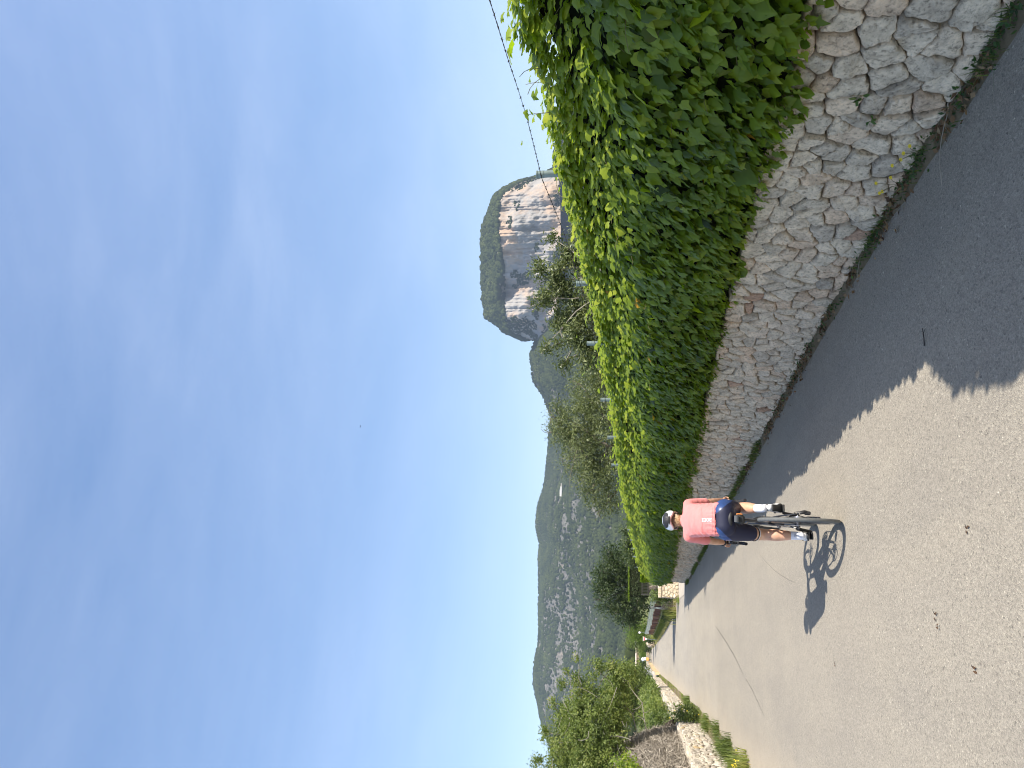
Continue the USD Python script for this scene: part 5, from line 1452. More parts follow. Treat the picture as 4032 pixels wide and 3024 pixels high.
obj('red_band', prism([(-0.20, 1.545), (0.20, 1.545), (0.195, 1.535), (-0.195, 1.535)], -0.028, -0.022), 'sign_red', SIGN)
obj('pole', tube([(0.0, 0.03, -0.1), (0.0, 0.03, 1.5)], 0.03, 8), 'galvanised', SIGN, smooth=30)
t = thing('round_disc', 'small round white disc among the bushes above the cane fence', 'disc', (2.0, 81.5, float(rise(81.5))))
obj('disc', tube([(0, 0, 1.93), (0, -0.03, 1.93)], 0.11, 16), 'sign_white', t, smooth=30)
obj('pole', tube([(0, 0.03, -0.1), (0, 0.03, 1.9)], 0.02, 6), 'galvanised', t)
def rock(name, label, loc, size, seed, material='limestone', tint=0.3):
    b = trimesh.creation.icosphere(3, 1.0)
    w = b.vertices * (1 + 0.9 * (meshkit.fbm(b.vertices * 1.5 + seed, 4, seed) - 0.5))[:, None]
    w = np.round(w * 3.2 + 0.35 * w) / 3.2 * 0.5 + w * 0.5
    t = thing(name, label, 'rock', loc)
    obj('boulder', (w * size, b.faces), material, t, smooth=False, tint=np.full(len(w), tint))
rock('boulder', 'jagged grey boulder at the bend left of the triangular sign', (0.98, 86.5, float(rise(86.5)) + 0.72), (0.22, 0.4, 0.42), 5)
rock('boulder', 'pale leaning slab left of the jagged grey boulder', (0.74, 87.0, float(rise(87)) + 0.62), (0.09, 0.3, 0.32), 6, 'pale_limestone', 0.1)
t = thing('dark_shrub', 'very dark narrow shrub in the shade right of the boulder', 'shrub', (1.22, 84.5, float(rise(84.5))))
obj('stem', tube([(0, 0, 0), (0, 0, 0.6)], 0.03, 6), 'bark', t)
crown('foliage', 'dark_leaf', t, [(0, 0, 0.75, 0.14, 0.3, 0.5)], 500, 0.12, r, shell=0.3, tint0=0.1)
t = thing('dark_shrub', 'dark bush at the end of the right verge where the far wall starts', 'shrub', (0.55, 101, float(rise(101))))
obj('stem', tube([(0, 0, 0), (0, 0, 0.4)], 0.03, 6), 'bark', t)
crown('foliage', 'dark_leaf', t, [(0, 0, 0.5, 0.5, 0.5, 0.55)], 900, 0.15, r, shell=0.4, tint0=0.25)
FW = thing('far_wall', 'low tan stone wall crossing behind the bend of the road', 'wall', (0, 106.0, float(rise(106))))
cl = stone_cells(3.4, 0.50, 0.30, 0.17, 171)
wall_of_stones(FW, cl, lambda v: np.stack([-2.2 + v[:, 0], -v[:, 2], v[:, 1] + 0.02], 1), 'pale_limestone', 172, gap=0.008, bulge=0.04, n=10)
obj('wall_core', boxm((-2.2, 0.02, -0.3), (1.2, 0.35, 0.50)), 'mortar_pale', FW)
plain('ochre_render', (0.60, 0.44, 0.25), rough=0.9, spec=0.15, noise=(3, 0.12), bump=(30, 0.3, 0.01))
plain('grey_render', (0.33, 0.335, 0.33), rough=0.9, spec=0.15, noise=(3, 0.15))
OW = thing('garden_wall', 'curved cream coloured wall on the left where the road bends', 'wall')
pth = spline([(-1.80, 79.6), (-1.75, 84), (-1.62, 90), (-1.35, 97), (-1.15, 103)], 24)
hgt = 0.60
w = 0.12
tn = unit(np.gradient(pth, axis=0))
nm = np.stack([-tn[:, 1], tn[:, 0]], 1)
z = rise(pth[:, 1])
hh = np.interp(pth[:, 1], [79.6, 82, 90, 103], [0.42, 0.60, 0.52, 0.42])
a, b = pth - nm * w, pth + nm * w
v = np.vstack([np.c_[a, z - 0.2], np.c_[a, z + hh], np.c_[b, z + hh], np.c_[b, z - 0.2]])
k = np.arange(23)
f = np.vstack([np.stack([k + o1, k + 1 + o1, k + 1 + o2, k + o2], 1) for o1, o2 in ((0, 24), (24, 48), (48, 72), (72, 0))] + [np.array([[0, 24, 48, 72], [23, 95, 71, 47]])])
obj('rendered_face', (v, f), 'ochre_render', OW, smooth=False)
v = np.vstack([np.c_[a - nm * 0.03, z + hh + 0.002], np.c_[a - nm * 0.03, z + hh + 0.05], np.c_[b + nm * 0.03, z + hh + 0.05], np.c_[b + nm * 0.03, z + hh + 0.002]])
obj('coping', (v, f), 'concrete', OW, smooth=False)
t = thing('garden_shed', 'small grey rendered block behind the cream coloured wall', 'shed', (-2.05, 97.0, float(rise(97))))
obj('block', boxm((-0.42, 0, -0.2), (0.50, 1.6, 1.02), 0.03), 'grey_render', t)
obj('roof_slab', boxm((-0.46, -0.04, 1.022), (0.54, 1.64, 1.08), 0.01), 'concrete', t)
rock('boulder', 'pale grey boulder beside the small grey block on the left', (-2.48, 88.0, float(rise(88)) + 0.85), (0.24, 0.4, 0.28), 8, 'pale_limestone', 0.2)
VH = thing('scooter', 'small white and orange loaded scooter far off at the bend', 'scooter', (-0.66, 101.5, float(rise(101.5)) + 0.01))
plain('white_paint', (0.80, 0.80, 0.82), rough=0.4)
plain('orange_paint', (0.80, 0.36, 0.08), rough=0.4)
plain('black_rubber', (0.02, 0.02, 0.02), rough=0.8)
def wheel_x(parent, x, y, z, rr, w, name='wheel'):
    m = trimesh.creation.torus(rr - w, w, 20, 8)
    v = m.vertices[:, [2, 0, 1]] + [x, y, z]
    return obj(name, (v, m.faces), 'black_rubber', parent, smooth=True)
wheel_x(VH, -0.06, -0.35, 0.20, 0.20, 0.05)
wheel_x(VH, -0.06, 0.65, 0.20, 0.20, 0.05)
obj('body', boxm((-0.17, -0.55, 0.32), (0.19, 0.5, 0.66), 0.04), 'orange_paint', VH)
obj('lid', boxm((-0.16, -0.57, 0.665), (0.23, 0.1, 0.90), 0.04), 'white_paint', VH)
b = trimesh.creation.icosphere(2, 1.0)
obj('load', (b.vertices * [0.23, 0.28, 0.20] * (1 + 0.5 * (meshkit.fbm(b.vertices * 2, 3, 4) - 0.5))[:, None] + [-0.05, -0.2, 1.05], b.faces), 'white_paint', VH, smooth=True)
obj('handlebar', tube([(-0.28, 0.45, 0.85), (0.0, 0.55, 0.9), (0.28, 0.45, 0.85)], 0.015, 6), 'black_rubber', VH)

HOUSE = thing('farmhouse', 'long low terracotta walled house with a pale roof far beyond the bend', 'house', (-1.0, 262.0, float(rise(262)) - 0.3))
plain('terracotta', (0.42, 0.27, 0.19), rough=0.9, noise=(1.5, 0.2))
plain('pale_roof', (0.62, 0.52, 0.40), rough=0.9)
plain('dark_glass', (0.05, 0.05, 0.05), rough=0.3)
obj('wall', boxm((-2.9, 0, -1.0), (2.4, 5, 1.02)), 'terracotta', HOUSE)
v = np.array([(-3.1, -0.3, 1.022), (2.6, -0.3, 1.022), (2.6, 5.3, 1.022), (-3.1, 5.3, 1.022), (-3.1, 2.5, 1.42), (2.6, 2.5, 1.42)])
obj('roof', (v, np.array([(0, 1, 5), (0, 5, 4), (2, 3, 4), (2, 4, 5), (1, 2, 5), (3, 0, 4), (0, 2, 1), (0, 3, 2)])), 'pale_roof', HOUSE)
for x in (-2.2, -0.9, 0.5, 1.6):
    obj('window', boxm((x, -0.03, 0.15), (x + 0.32, 0.02, 0.68)), 'dark_glass', HOUSE)
H2 = thing('white_house', 'small white house among trees right of the terracotta one', 'house', (3.3, 300.0, float(rise(300))))
obj('wall', boxm((-0.9, 0, -1.0), (0.9, 3, 1.1)), 'white_paint', H2)
obj('roof', boxm((-1.0, -0.1, 1.102), (1.0, 3.1, 1.28)), 'pale_roof', H2)
obj('window', boxm((-0.3, -0.03, 0.2), (0.2, 0.02, 0.75)), 'dark_glass', H2)
plain('castle_wall', (0.62, 0.60, 0.57), rough=0.9)
plain('far_tan', (0.36, 0.32, 0.27), rough=0.9)
H3 = thing('hill_building', 'long white building with a terrace high on the wooded ridge', 'building')
d0, az0 = 2010.0, math.radians(11.4)
cxy = np.array([math.sin(az0), math.cos(az0)]) * d0
z0 = EYE + d0 * math.tan(math.radians(6.62))
for (o, w_, h_, nm_, mt) in ((-12, 18, 6.5, 'main_block', 'castle_wall'), (6.1, 8, 4.5, 'wing', 'castle_wall'), (-26, 13.9, 1.8, 'terrace_wall', 'far_tan'), (14.2, 9, 2.4, 'terrace_wall', 'far_tan')):
    ex = np.array([math.cos(az0), -math.sin(az0)])
    c = cxy + ex * (o + w_ / 2)
    v, f = boxm((-w_ / 2, -4, -1.5), (w_ / 2, 4, 0.62 * h_))
    v = np.c_[v[:, :1] * ex + v[:, 1:2] * np.array([math.sin(az0), math.cos(az0)]) + c, v[:, 2] + z0]
    obj(nm_, (v, f), mt, H3)
BIRD = thing('bird', 'small dark bird gliding in the empty sky', 'bird', (17.52, 60.0, 26.95))
bv = 0.5 * np.array([(-0.28, 0.05, 0.06), (-0.12, -0.03, 0.05), (0, -0.05, 0), (0.12, -0.03, 0.05), (0.28, 0.05, 0.06), (0.12, 0.09, 0.045), (0, 0.06, 0.0), (-0.12, 0.09, 0.045)])
obj('wings', (np.vstack([bv, bv - [0, 0, 0.012]]), np.array([(0, 1, 7), (1, 2, 6), (1, 6, 7), (2, 3, 6), (3, 5, 6), (3, 4, 5), (8, 15, 9), (9, 14, 10), (9, 15, 14), (10, 14, 11), (11, 14, 13), (11, 13, 12)])), 'black_rubber', BIRD)
obj('body', tube([(0, -0.08, 0), (0, -0.04, 0), (0, 0.025, 0), (0, 0.065, 0)], [0.002, 0.015, 0.018, 0.006], 8), 'black_rubber', BIRD)
# ------------------------------------------------------------------ bicycle and rider
HEAD = math.radians(8.0)                                             # they steer a little to the right of the road's direction
BX, BY = 1.16, 6.74
plain('carbon_black', (0.022, 0.022, 0.024), rough=0.32, spec=0.5, coat=0.4)
plain('matt_black', (0.018, 0.018, 0.019), rough=0.6)
plain('tyre_rubber', (0.105, 0.110, 0.108), rough=0.75, noise=(30, 0.2))
plain('dark_metal', (0.10, 0.10, 0.105), rough=0.35, metallic=0.8)
plain('bright_metal', (0.55, 0.55, 0.56), rough=0.3, metallic=0.9)
plain('grey_cloth', (0.075, 0.080, 0.085), rough=0.8)
plain('orange_strap', (0.75, 0.28, 0.08), rough=0.5)
plain('bar_tape', (0.02, 0.02, 0.022), rough=0.85, bump=(120, 0.5, 0.002))
BIKE = thing('bicycle', 'black road bicycle with deep rims ridden past the ivy wall', 'bicycle', (BX, BY, float(road_z(BX, BY))), -HEAD)
RW_, AX, FX = 0.338, (0, 0, 0.338), (0, 0.985, 0.338)
BB = np.array([0, 0.41, 0.272])


def ring(profile, cy, cz, n=72):
    """Revolve a closed (radius, x) profile about the axle line through (y, z)."""
    pr = np.asarray(profile, float)
    an = np.linspace(0, 2 * np.pi, n, endpoint=False)
    v = np.stack([np.broadcast_to(pr[None, :, 1], (n, len(pr))), cy + pr[None, :, 0] * np.cos(an)[:, None], cz + pr[None, :, 0] * np.sin(an)[:, None]], -1).reshape(-1, 3)
    m = len(pr)
    i, j = np.meshgrid(np.arange(n), np.arange(m), indexing='ij')
    q = np.stack([i * m + j, ((i + 1) % n) * m + j, ((i + 1) % n) * m + (j + 1) % m, i * m + (j + 1) % m], -1).reshape(-1, 4)
    return v, np.vstack([q[:, [0, 1, 2]], q[:, [0, 2, 3]]])


def bike_wheel(y, z, drive):
    an = np.linspace(0, 2 * np.pi, 12, endpoint=False)
    w = obj('wheel_hub', tube([(-0.05, y, z), (-0.02, y, z), (0.02, y, z), (0.05, y, z)], [0.012, 0.022, 0.022, 0.012], 12), 'dark_metal', BIKE, smooth=30)
    obj('tyre', ring(np.c_[RW_ - 0.0165 + 0.0165 * np.cos(an), 0.0175 * np.sin(an)], y, z), 'tyre_rubber', w, smooth=True)
    obj('rim', ring([(0.316, 0.013), (0.304, 0.015), (0.28, 0.0145), (0.256, 0.007), (0.252, 0), (0.256, -0.007), (0.28, -0.0145), (0.304, -0.015), (0.316, -0.013)], y, z), 'carbon_black', w, smooth=40)
    sp = MB()
    for k in range(22):
        a = k / 22 * 2 * np.pi
        s = 1 if k % 2 else -1
        b = a + 0.35 * (1 if (k // 2) % 2 else -1)
        sp.add(*tube([(0.022 * s, y + 0.02 * math.cos(b), z + 0.02 * math.sin(b)), (0.002 * s, y + 0.254 * math.cos(a), z + 0.254 * math.sin(a))], 0.0012, 4))
    sp.build('spokes', 'matt_black', w)
    obj('brake_disc', ring([(0.080, -0.0415), (0.062, -0.0415), (0.062, -0.0435), (0.080, -0.0435)], y, z, 40), 'bright_metal', w)
    return w


wb = bike_wheel(0, RW_, True)
wf = bike_wheel(0.985, RW_, False)
ST = np.array([0, 0.235, 0.80])                                     # top of the seat post
hd1, hd2 = np.array([0, 0.862, 0.625]), np.array([0, 0.822, 0.755])
fr = MB()
fr.add(*tube(spline([BB, BB + (ST - BB) * 0.72], 6), [0.022, 0.019, 0.017, 0.017, 0.017, 0.017], 12))
fr.add(*tube([hd1, hd2], 0.023, 12))
fr.add(*tube([hd1 + [0, -0.005, 0.02], BB + [0, 0.01, 0.01]], [0.026, 0.030], 12))
tt0 = BB + (ST - BB) * 0.68
fr.add(*tube([hd2 + [0, -0.005, -0.025], tt0], [0.022, 0.015], 12))
for s in (-1, 1):
    fr.add(*tube(spline([BB + [0.022 * s, -0.02, 0], (0.042 * s, 0.20, 0.295), (0.064 * s, 0, 0.338)], 8), np.linspace(0.014, 0.009, 8), 8))
    fr.add(*tube(spline([BB + (ST - BB) * 0.55 + [0.012 * s, 0, 0], (0.034 * s, 0.16, 0.50), (0.058 * s, 0.01, 0.352)], 8), np.linspace(0.009, 0.007, 8), 8))
fr.add(*tube([BB - [0.042, 0, 0], BB + [0.042, 0, 0]], 0.024, 14))
fr.build('frame', 'carbon_black', BIKE, smooth=False)
fk = MB()
for s in (-1, 1):
    fk.add(*tube(spline([hd1 + [0.012 * s, 0, -0.02], (0.036 * s, 0.895, 0.56), (0.050 * s, 0.945, 0.44), (0.055 * s, 0.985, 0.338)], 10), np.linspace(0.018, 0.009, 10), 8))
fk.build('fork', 'carbon_black', BIKE)
obj('seat_post', tube([BB + (ST - BB) * 0.70, ST, ST + [0, 0, 0.05]], 0.0145, 12), 'carbon_black', BIKE, smooth=30)


def hull(pts):
    h = trimesh.convex.convex_hull(np.asarray(pts))
    return h.vertices, h.faces


def saddle_mesh():
    ys = np.linspace(0.085, 0.345, 16)
    rows = []
    for y in ys:
        t = (y - 0.085) / 0.26
        w = np.interp(t, [0, 0.06, 0.25, 0.5, 0.75, 0.95, 1.0], [0.045, 0.066, 0.070, 0.045, 0.024, 0.018, 0.010])
        zc = 0.893 + 0.012 * (1 - t) ** 2 - 0.006 * t
        an = np.linspace(0, 2 * np.pi, 16, endpoint=False)
        rows.append(np.stack([w * np.cos(an), np.full(16, y), zc + np.where(np.sin(an) > 0, 0.010, 0.028) * np.sin(an) - 0.012 * np.cos(an) ** 2], 1))
    v = np.vstack(rows + [rows[0].mean(0)[None], rows[-1].mean(0)[None]])
    i, j = np.meshgrid(np.arange(15), np.arange(16), indexing='ij')
    q = np.stack([i * 16 + j, i * 16 + (j + 1) % 16, (i + 1) * 16 + (j + 1) % 16, (i + 1) * 16 + j], -1).reshape(-1, 4)
    k = np.arange(16)
    f = np.vstack([q[:, [0, 1, 2]], q[:, [0, 2, 3]], np.stack([np.full(16, 256), (k + 1) % 16, k], 1), np.stack([np.full(16, 257), 240 + k, 240 + (k + 1) % 16], 1)])
    return v, f


sad = obj('saddle', saddle_mesh(), 'matt_black', BIKE, smooth=50)
rl = MB()
for s in (-1, 1):
    rl.add(*tube(spline([(0.022 * s, 0.12, 0.875), (0.020 * s, 0.18, 0.855), (0.018 * s, 0.27, 0.857), (0.008 * s, 0.325, 0.875)], 8), 0.0035, 6))
rl.build('rails', 'dark_metal', sad)
# bag under the saddle: grey roll in front of a black case, orange strap
bag = obj('saddle_bag', boxm((-0.042, 0.055, 0.772), (0.040, 0.175, 0.845), 0.018), 'matt_black', BIKE, smooth=40)
obj('roll', tube([(-0.030, 0.045, 0.846), (-0.026, 0.045, 0.846), (0.028, 0.045, 0.846), (0.032, 0.045, 0.846)], [0.012, 0.021, 0.021, 0.012], 14), 'grey_cloth', bag, smooth=40)
obj('strap', tube(spline([(0.043, 0.10, 0.842), (0.047, 0.10, 0.815), (0.044, 0.10, 0.790)], 6), 0.006, 6), 'orange_strap', bag, smooth=True)
# stem, bar, hoods
CL = np.array([0, 0.905, 0.795])
obj('stem', tube([hd2 + [0, 0, 0.02], hd2 + [0, 0.0, 0.035], CL], [0.020, 0.018, 0.017], 10), 'matt_black', BIKE, smooth=30)
bar_r = [(0, 0.905, 0.795), (0.09, 0.905, 0.797), (0.165, 0.908, 0.798), (0.200, 0.945, 0.802), (0.205, 0.985, 0.797), (0.206, 1.015, 0.760), (0.207, 1.010, 0.712), (0.208, 0.970, 0.682), (0.210, 0.91, 0.674), (0.211, 0.845, 0.672)]
hb = obj('handlebar', tube(spline(np.array([np.array(p) * [-1, 1, 1] for p in bar_r[::-1]] + bar_r[1:]), 70), 0.0155, 10), 'bar_tape', BIKE, smooth=30)
for s in (-1, 1):
    m = MB()
    m.add(*tube(spline([(0.203 * s, 0.965, 0.806), (0.205 * s, 1.00, 0.815), (0.206 * s, 1.035, 0.828), (0.206 * s, 1.05, 0.852)], 8), [0.017, 0.018, 0.0185, 0.018, 0.017, 0.017, 0.015, 0.008], 10))
    hd = m.build('hood', 'matt_black', hb, smooth=30)
    obj('brake_lever', tube(spline([(0.207 * s, 1.045, 0.815), (0.210 * s, 1.062, 0.765), (0.212 * s, 1.045, 0.705)], 8), np.linspace(0.009, 0.006, 8), 8), 'matt_black', hb, smooth=30)
# crank, pedals
PR, PL = np.array([0.118, 0.335, 0.405]), np.array([-0.118, 0.485, 0.139])
cr = MB()
cr.add(*tube([BB + [0.060, 0, 0], BB + [0.068, (PR - BB)[1] * 0.5, (PR - BB)[2] * 0.5], [0.078, *PR[1:]]], [0.016, 0.013, 0.012], 8))
cr.add(*tube([BB - [0.060, 0, 0], BB + [-0.068, (PL - BB)[1] * 0.5, (PL - BB)[2] * 0.5], [-0.078, *PL[1:]]], [0.016, 0.013, 0.012], 8))
cr.add(*tube([BB - [0.066, 0, 0], BB + [0.066, 0, 0]], 0.014, 10))
crank = cr.build('crank', 'matt_black', BIKE, smooth=30)
obj('chainring', ring([(0.100, 0.044), (0.078, 0.044), (0.078, 0.048), (0.100, 0.048)], BB[1], BB[2], 48), 'dark_metal', crank)
obj('chainring', ring([(0.074, 0.037), (0.058, 0.037), (0.058, 0.040), (0.074, 0.040)], BB[1], BB[2], 40), 'dark_metal', crank)
sp = MB()
for k in range(4):
    a = k * np.pi / 2 + 0.5
    sp.add(*tube([BB + [0.052, 0, 0], BB + [0.046, 0.082 * math.cos(a), 0.082 * math.sin(a)]], [0.014, 0.008], 6))
sp.build('spider', 'matt_black', crank)
for p, s in ((PR, 1), (PL, -1)):
    m = MB()
    m.add(*boxm(p + [-0.034, -0.045, -0.010], p + [0.034, 0.040, 0.006], 0.005))
    m.add(*tube([p + [-0.042 * s, 0, 0], p + [0.02 * s, 0, 0]], 0.007, 8))
    m.build('pedal', 'matt_black', BIKE)
# cassette, derailleur, chain, bottle
cs = obj('cassette', ring([(0.024, 0.016), (0.056, 0.016), (0.056, 0.018), (0.051, 0.0182), (0.051, 0.0215), (0.046, 0.0217), (0.046, 0.025), (0.041, 0.0252), (0.041, 0.0285), (0.036, 0.0287), (0.036, 0.032), (0.031, 0.0322), (0.031, 0.0355), (0.026, 0.0357), (0.026, 0.039), (0.018, 0.040), (0.018, 0.016)], 0, RW_, 40), 'bright_metal', BIKE)
dr = MB()
dr.add(*tube(spline([(0.062, -0.01, 0.325), (0.076, -0.015, 0.290), (0.068, 0.0, 0.255)], 6), [0.010, 0.014, 0.016, 0.017, 0.016, 0.013], 8))
dr.add(*boxm((0.052, -0.025, 0.235), (0.084, 0.022, 0.285), 0.008))
dr.add(*boxm((0.034, -0.012, 0.160), (0.040, 0.030, 0.262), 0.002))
dr.add(*boxm((0.022, -0.012, 0.160), (0.027, 0.030, 0.262), 0.002))
der = dr.build('rear_derailleur', 'matt_black', BIKE)
for z in (0.247, 0.172):
    obj('jockey_wheel', ring([(0.022, 0.0285), (0.006, 0.0285), (0.006, 0.0335), (0.022, 0.0335)], 0.01, z, 20), 'dark_metal', der)
ch = MB()
ch.add(*tube([(0.031, 0.03, RW_ + 0.040), (0.046, 0.40, BB[2] + 0.098)], 0.0042, 5))
ch.add(*tube([(0.031, 0.015, 0.152), (0.046, 0.40, BB[2] - 0.098)], 0.0042, 5))
ch.build('chain', 'dark_metal', BIKE)
cb = MB()
cb.add(*tube(spline([(0.062, 0.02, 0.345), (0.074, -0.055, 0.36), (0.080, -0.07, 0.32), (0.072, -0.03, 0.275)], 10), 0.0025, 5))
cb.add(*tube(spline([(-0.15, 0.93, 0.80), (-0.10, 0.99, 0.76), (-0.03, 0.94, 0.68)], 10), 0.0025, 5))
cb.add(*tube(spline([(0.15, 0.93, 0.80), (0.10, 0.99, 0.76), (0.03, 0.94, 0.68)], 10), 0.0025, 5))
cb.build('cable', 'matt_black', BIKE)
obj('brake_caliper', boxm((-0.062, 0.02, 0.33), (-0.046, 0.075, 0.385), 0.006), 'matt_black', BIKE)
dn = unit(hd1 - BB)
q0 = BB + dn * 0.16 + np.array([0, -0.045, 0.02])
obj('bottle', tube([q0, q0 + dn * 0.12, q0 + dn * 0.145, q0 + dn * 0.16, q0 + dn * 0.18], [0.036, 0.036, 0.034, 0.022, 0.016], 16), 'grey_cloth', BIKE, smooth=40)

# ---- rider
mat('skin', {
    'tc': ('texture_coordinate', {}),
    'n': ('noise_texture', {'scale': 14.0, 'detail': 4.0}),
    'r': ('rgb_ramp', {'ramp': [(0.3, (0.52, 0.285, 0.18)), (0.7, (0.62, 0.365, 0.24))]}),
    'p': ('principled_bsdf', {'roughness': 0.48, 'subsurface_weight': 0.12, 'subsurface_scale': 0.01, 'specular_ior_level': 0.4}),
}, [('tc.object', 'n.vector'), ('n.fac', 'r.fac'), ('r.color', 'p.base_color')])
mat('coral_jersey', {
    'tc': ('texture_coordinate', {}),
    'w': ('noise_texture', {'scale': 9.0, 'detail': 4.0, 'roughness': 0.55}),
    'wm': ('mapping', {'scale': (0.55, 1.0, 1.6), 'rotation': (0.3, 0.5, 0.0)}),
    'n': ('noise_texture', {'scale': 260.0, 'detail': 2.0}),
    'r': ('rgb_ramp', {'ramp': [(0.3, (0.70, 0.195, 0.18)), (0.7, (0.78, 0.245, 0.225))]}),
    'ad': ('math', {'math_type': 'multiply_add', 'value2': 0.06}),
    'b': ('bump', {'strength': 0.55, 'distance': 0.022}),
    'p': ('principled_bsdf', {'roughness': 0.85, 'specular_ior_level': 0.2, 'sheen_weight': 0.25}),
}, [('tc.object', 'wm.vector'), ('wm.vector', 'w.vector'), ('tc.object', 'n.vector'), ('w.fac', 'r.fac'), ('r.color', 'p.base_color'), ('n.fac', 'ad.value1'), ('w.fac', 'ad.value3'), ('ad.value', 'b.height'), ('b.normal', 'p.normal')])
mat('navy_shorts', {
    'a': ('attribute', {'attribute': 'panel'}),
    'm': ('mix_color', {'a': (0.010, 0.012, 0.036), 'b': (0.030, 0.062, 0.175)}),
    'rg': ('map_range', {'from_min': 0.0, 'from_max': 1.0, 'to_min': 0.62, 'to_max': 0.36}),
    'p': ('principled_bsdf', {'specular_ior_level': 0.45}),
}, [('a.fac', 'm.fac'), ('m.result', 'p.base_color'), ('a.fac', 'rg.value'), ('rg.result', 'p.roughness')])
plain('white_cloth', (0.78, 0.79, 0.84), rough=0.85, spec=0.2)
plain('white_gloss', (0.80, 0.81, 0.82), rough=0.25, spec=0.5, coat=0.3, noise=(5, 0.02))
plain('shoe_white', (0.80, 0.80, 0.79), rough=0.4, noise=(12, 0.04))
plain('hair_brown', (0.11, 0.066, 0.036), rough=0.6, noise=(60, 0.7))
plain('hair_blond', (0.42, 0.29, 0.16), rough=0.5, noise=(90, 0.4))
plain('print_grey', (0.35, 0.38, 0.45), rough=0.8)
plain('print_white', (0.88, 0.84, 0.88), rough=0.6, noise=(5, 0.01))
PERSON = thing('person', 'cyclist in coral jersey, navy shorts and white helmet riding away, hands on the hoods', 'person', (BX, BY, float(road_z(BX, BY))), -HEAD)
MF = manifold3d.Manifold
_sph = trimesh.creation.icosphere(2, 1.0).vertices


def ell(c, r, rot=None):
    r = np.broadcast_to(np.asarray(r, float), (3,))
    v = _sph * r
    if rot is not None:
        v = v @ rot.T
    return v + np.asarray(c, float)


def rx(a):
    c, s = math.cos(a), math.sin(a)
    return np.array([[1, 0, 0], [0, c, -s], [0, s, c]])


def chain(joints):
    """Hulls of the ellipsoids at successive joints: (centre, radii[, rotation])."""
    e = [ell(*j) for j in joints]
    out = []
    for a, b in zip(e[:-1], e[1:]):
        h = trimesh.convex.convex_hull(np.vstack([a, b]))
        out.append(MF(manifold3d.Mesh(np.asarray(h.vertices, np.float32), np.asarray(h.faces, np.uint32))))
    return out


def soft(parts, edge=0.012, it=18):
    m = MF.batch_boolean(parts, manifold3d.OpType.Add) if len(parts) > 1 else parts[0]
    m = m.refine_to_length(edge)
    q = m.to_mesh()
    t = trimesh.Trimesh(q.vert_properties[:, :3], q.tri_verts, process=True)
    trimesh.smoothing.filter_taubin(t, 0.5, -0.53, it)
    return t


def as_mf(t):
    return MF(manifold3d.Mesh(np.asarray(t.vertices, np.float32), np.asarray(t.faces, np.uint32)))


LEAN = rx(math.radians(-52))                                          # turns a standing ellipsoid's up into the torso's direction
HIPR, HIPL = np.array([0.088, 0.235, 0.925]), np.array([-0.094, 0.235, 0.915])
KNR, KNL = np.array([0.122, 0.585, 0.775]), np.array([-0.122, 0.475, 0.575])
ANR, ANL = np.array([0.108, 0.245, 0.590]), np.array([-0.122, 0.345, 0.255])
SHR, SHL = np.array([0.138, 0.60, 1.225]), np.array([-0.160, 0.60, 1.225])
ELR, ELL_ = np.array([0.180, 0.765, 1.005]), np.array([-0.200, 0.765, 1.000])
WRR, WRL = np.array([0.208, 0.935, 0.868]), np.array([-0.208, 0.935, 0.866])
lerp = lambda a, b, t: np.asarray(a) * (1 - t) + np.asarray(b) * t


def leg(h, k, a, g=0.0, upto=1.0):
    back = unit(np.cross(np.cross(k - a, [0, 1.0, 0.0]), k - a)) * -1
    b = np.array([0, -0.016, -0.004])
    return [(h, 0.092 + g), (lerp(h, k, 0.35) + [0, 0, 0.004], 0.082 + g), (lerp(h, k, 0.70), 0.067 + g), (k + [0, -0.004, 0], 0.054 + g), (lerp(k, a, 0.14) + b * 0.4, 0.051 + g), (lerp(k, a, 0.32) + b, 0.057 + g), (lerp(k, a, 0.52) + b * 0.7, 0.050 + g), (lerp(k, a, 0.78), 0.035 + g), (a, 0.031 + g)]


def torso(g=0.0):
    return [((0.0, 0.235, 0.955), (0.150 + g, 0.105 + g, 0.098 + g)), ((-0.004, 0.245, 1.01), (0.142 + g, 0.085 + g, 0.075 + g), LEAN), ((-0.008, 0.345, 1.085), (0.142 + g, 0.088 + g, 0.07 + g), LEAN),
            ((-0.010, 0.455, 1.155), (0.150 + g, 0.098 + g, 0.075 + g), LEAN), ((-0.011, 0.555, 1.208), (0.148 + g, 0.080 + g, 0.070 + g), LEAN), ((-0.011, 0.60, 1.228), (0.118 + g, 0.060 + g, 0.058 + g), LEAN)]


def arm(s, e, w, g=0.0):
    return [(s, 0.050 + g), (lerp(s, e, 0.45), 0.041 + g), (e, 0.034 + g), (lerp(e, w, 0.3), 0.034 + g), (lerp(e, w, 0.75), 0.025 + g), (w, 0.022 + g)]


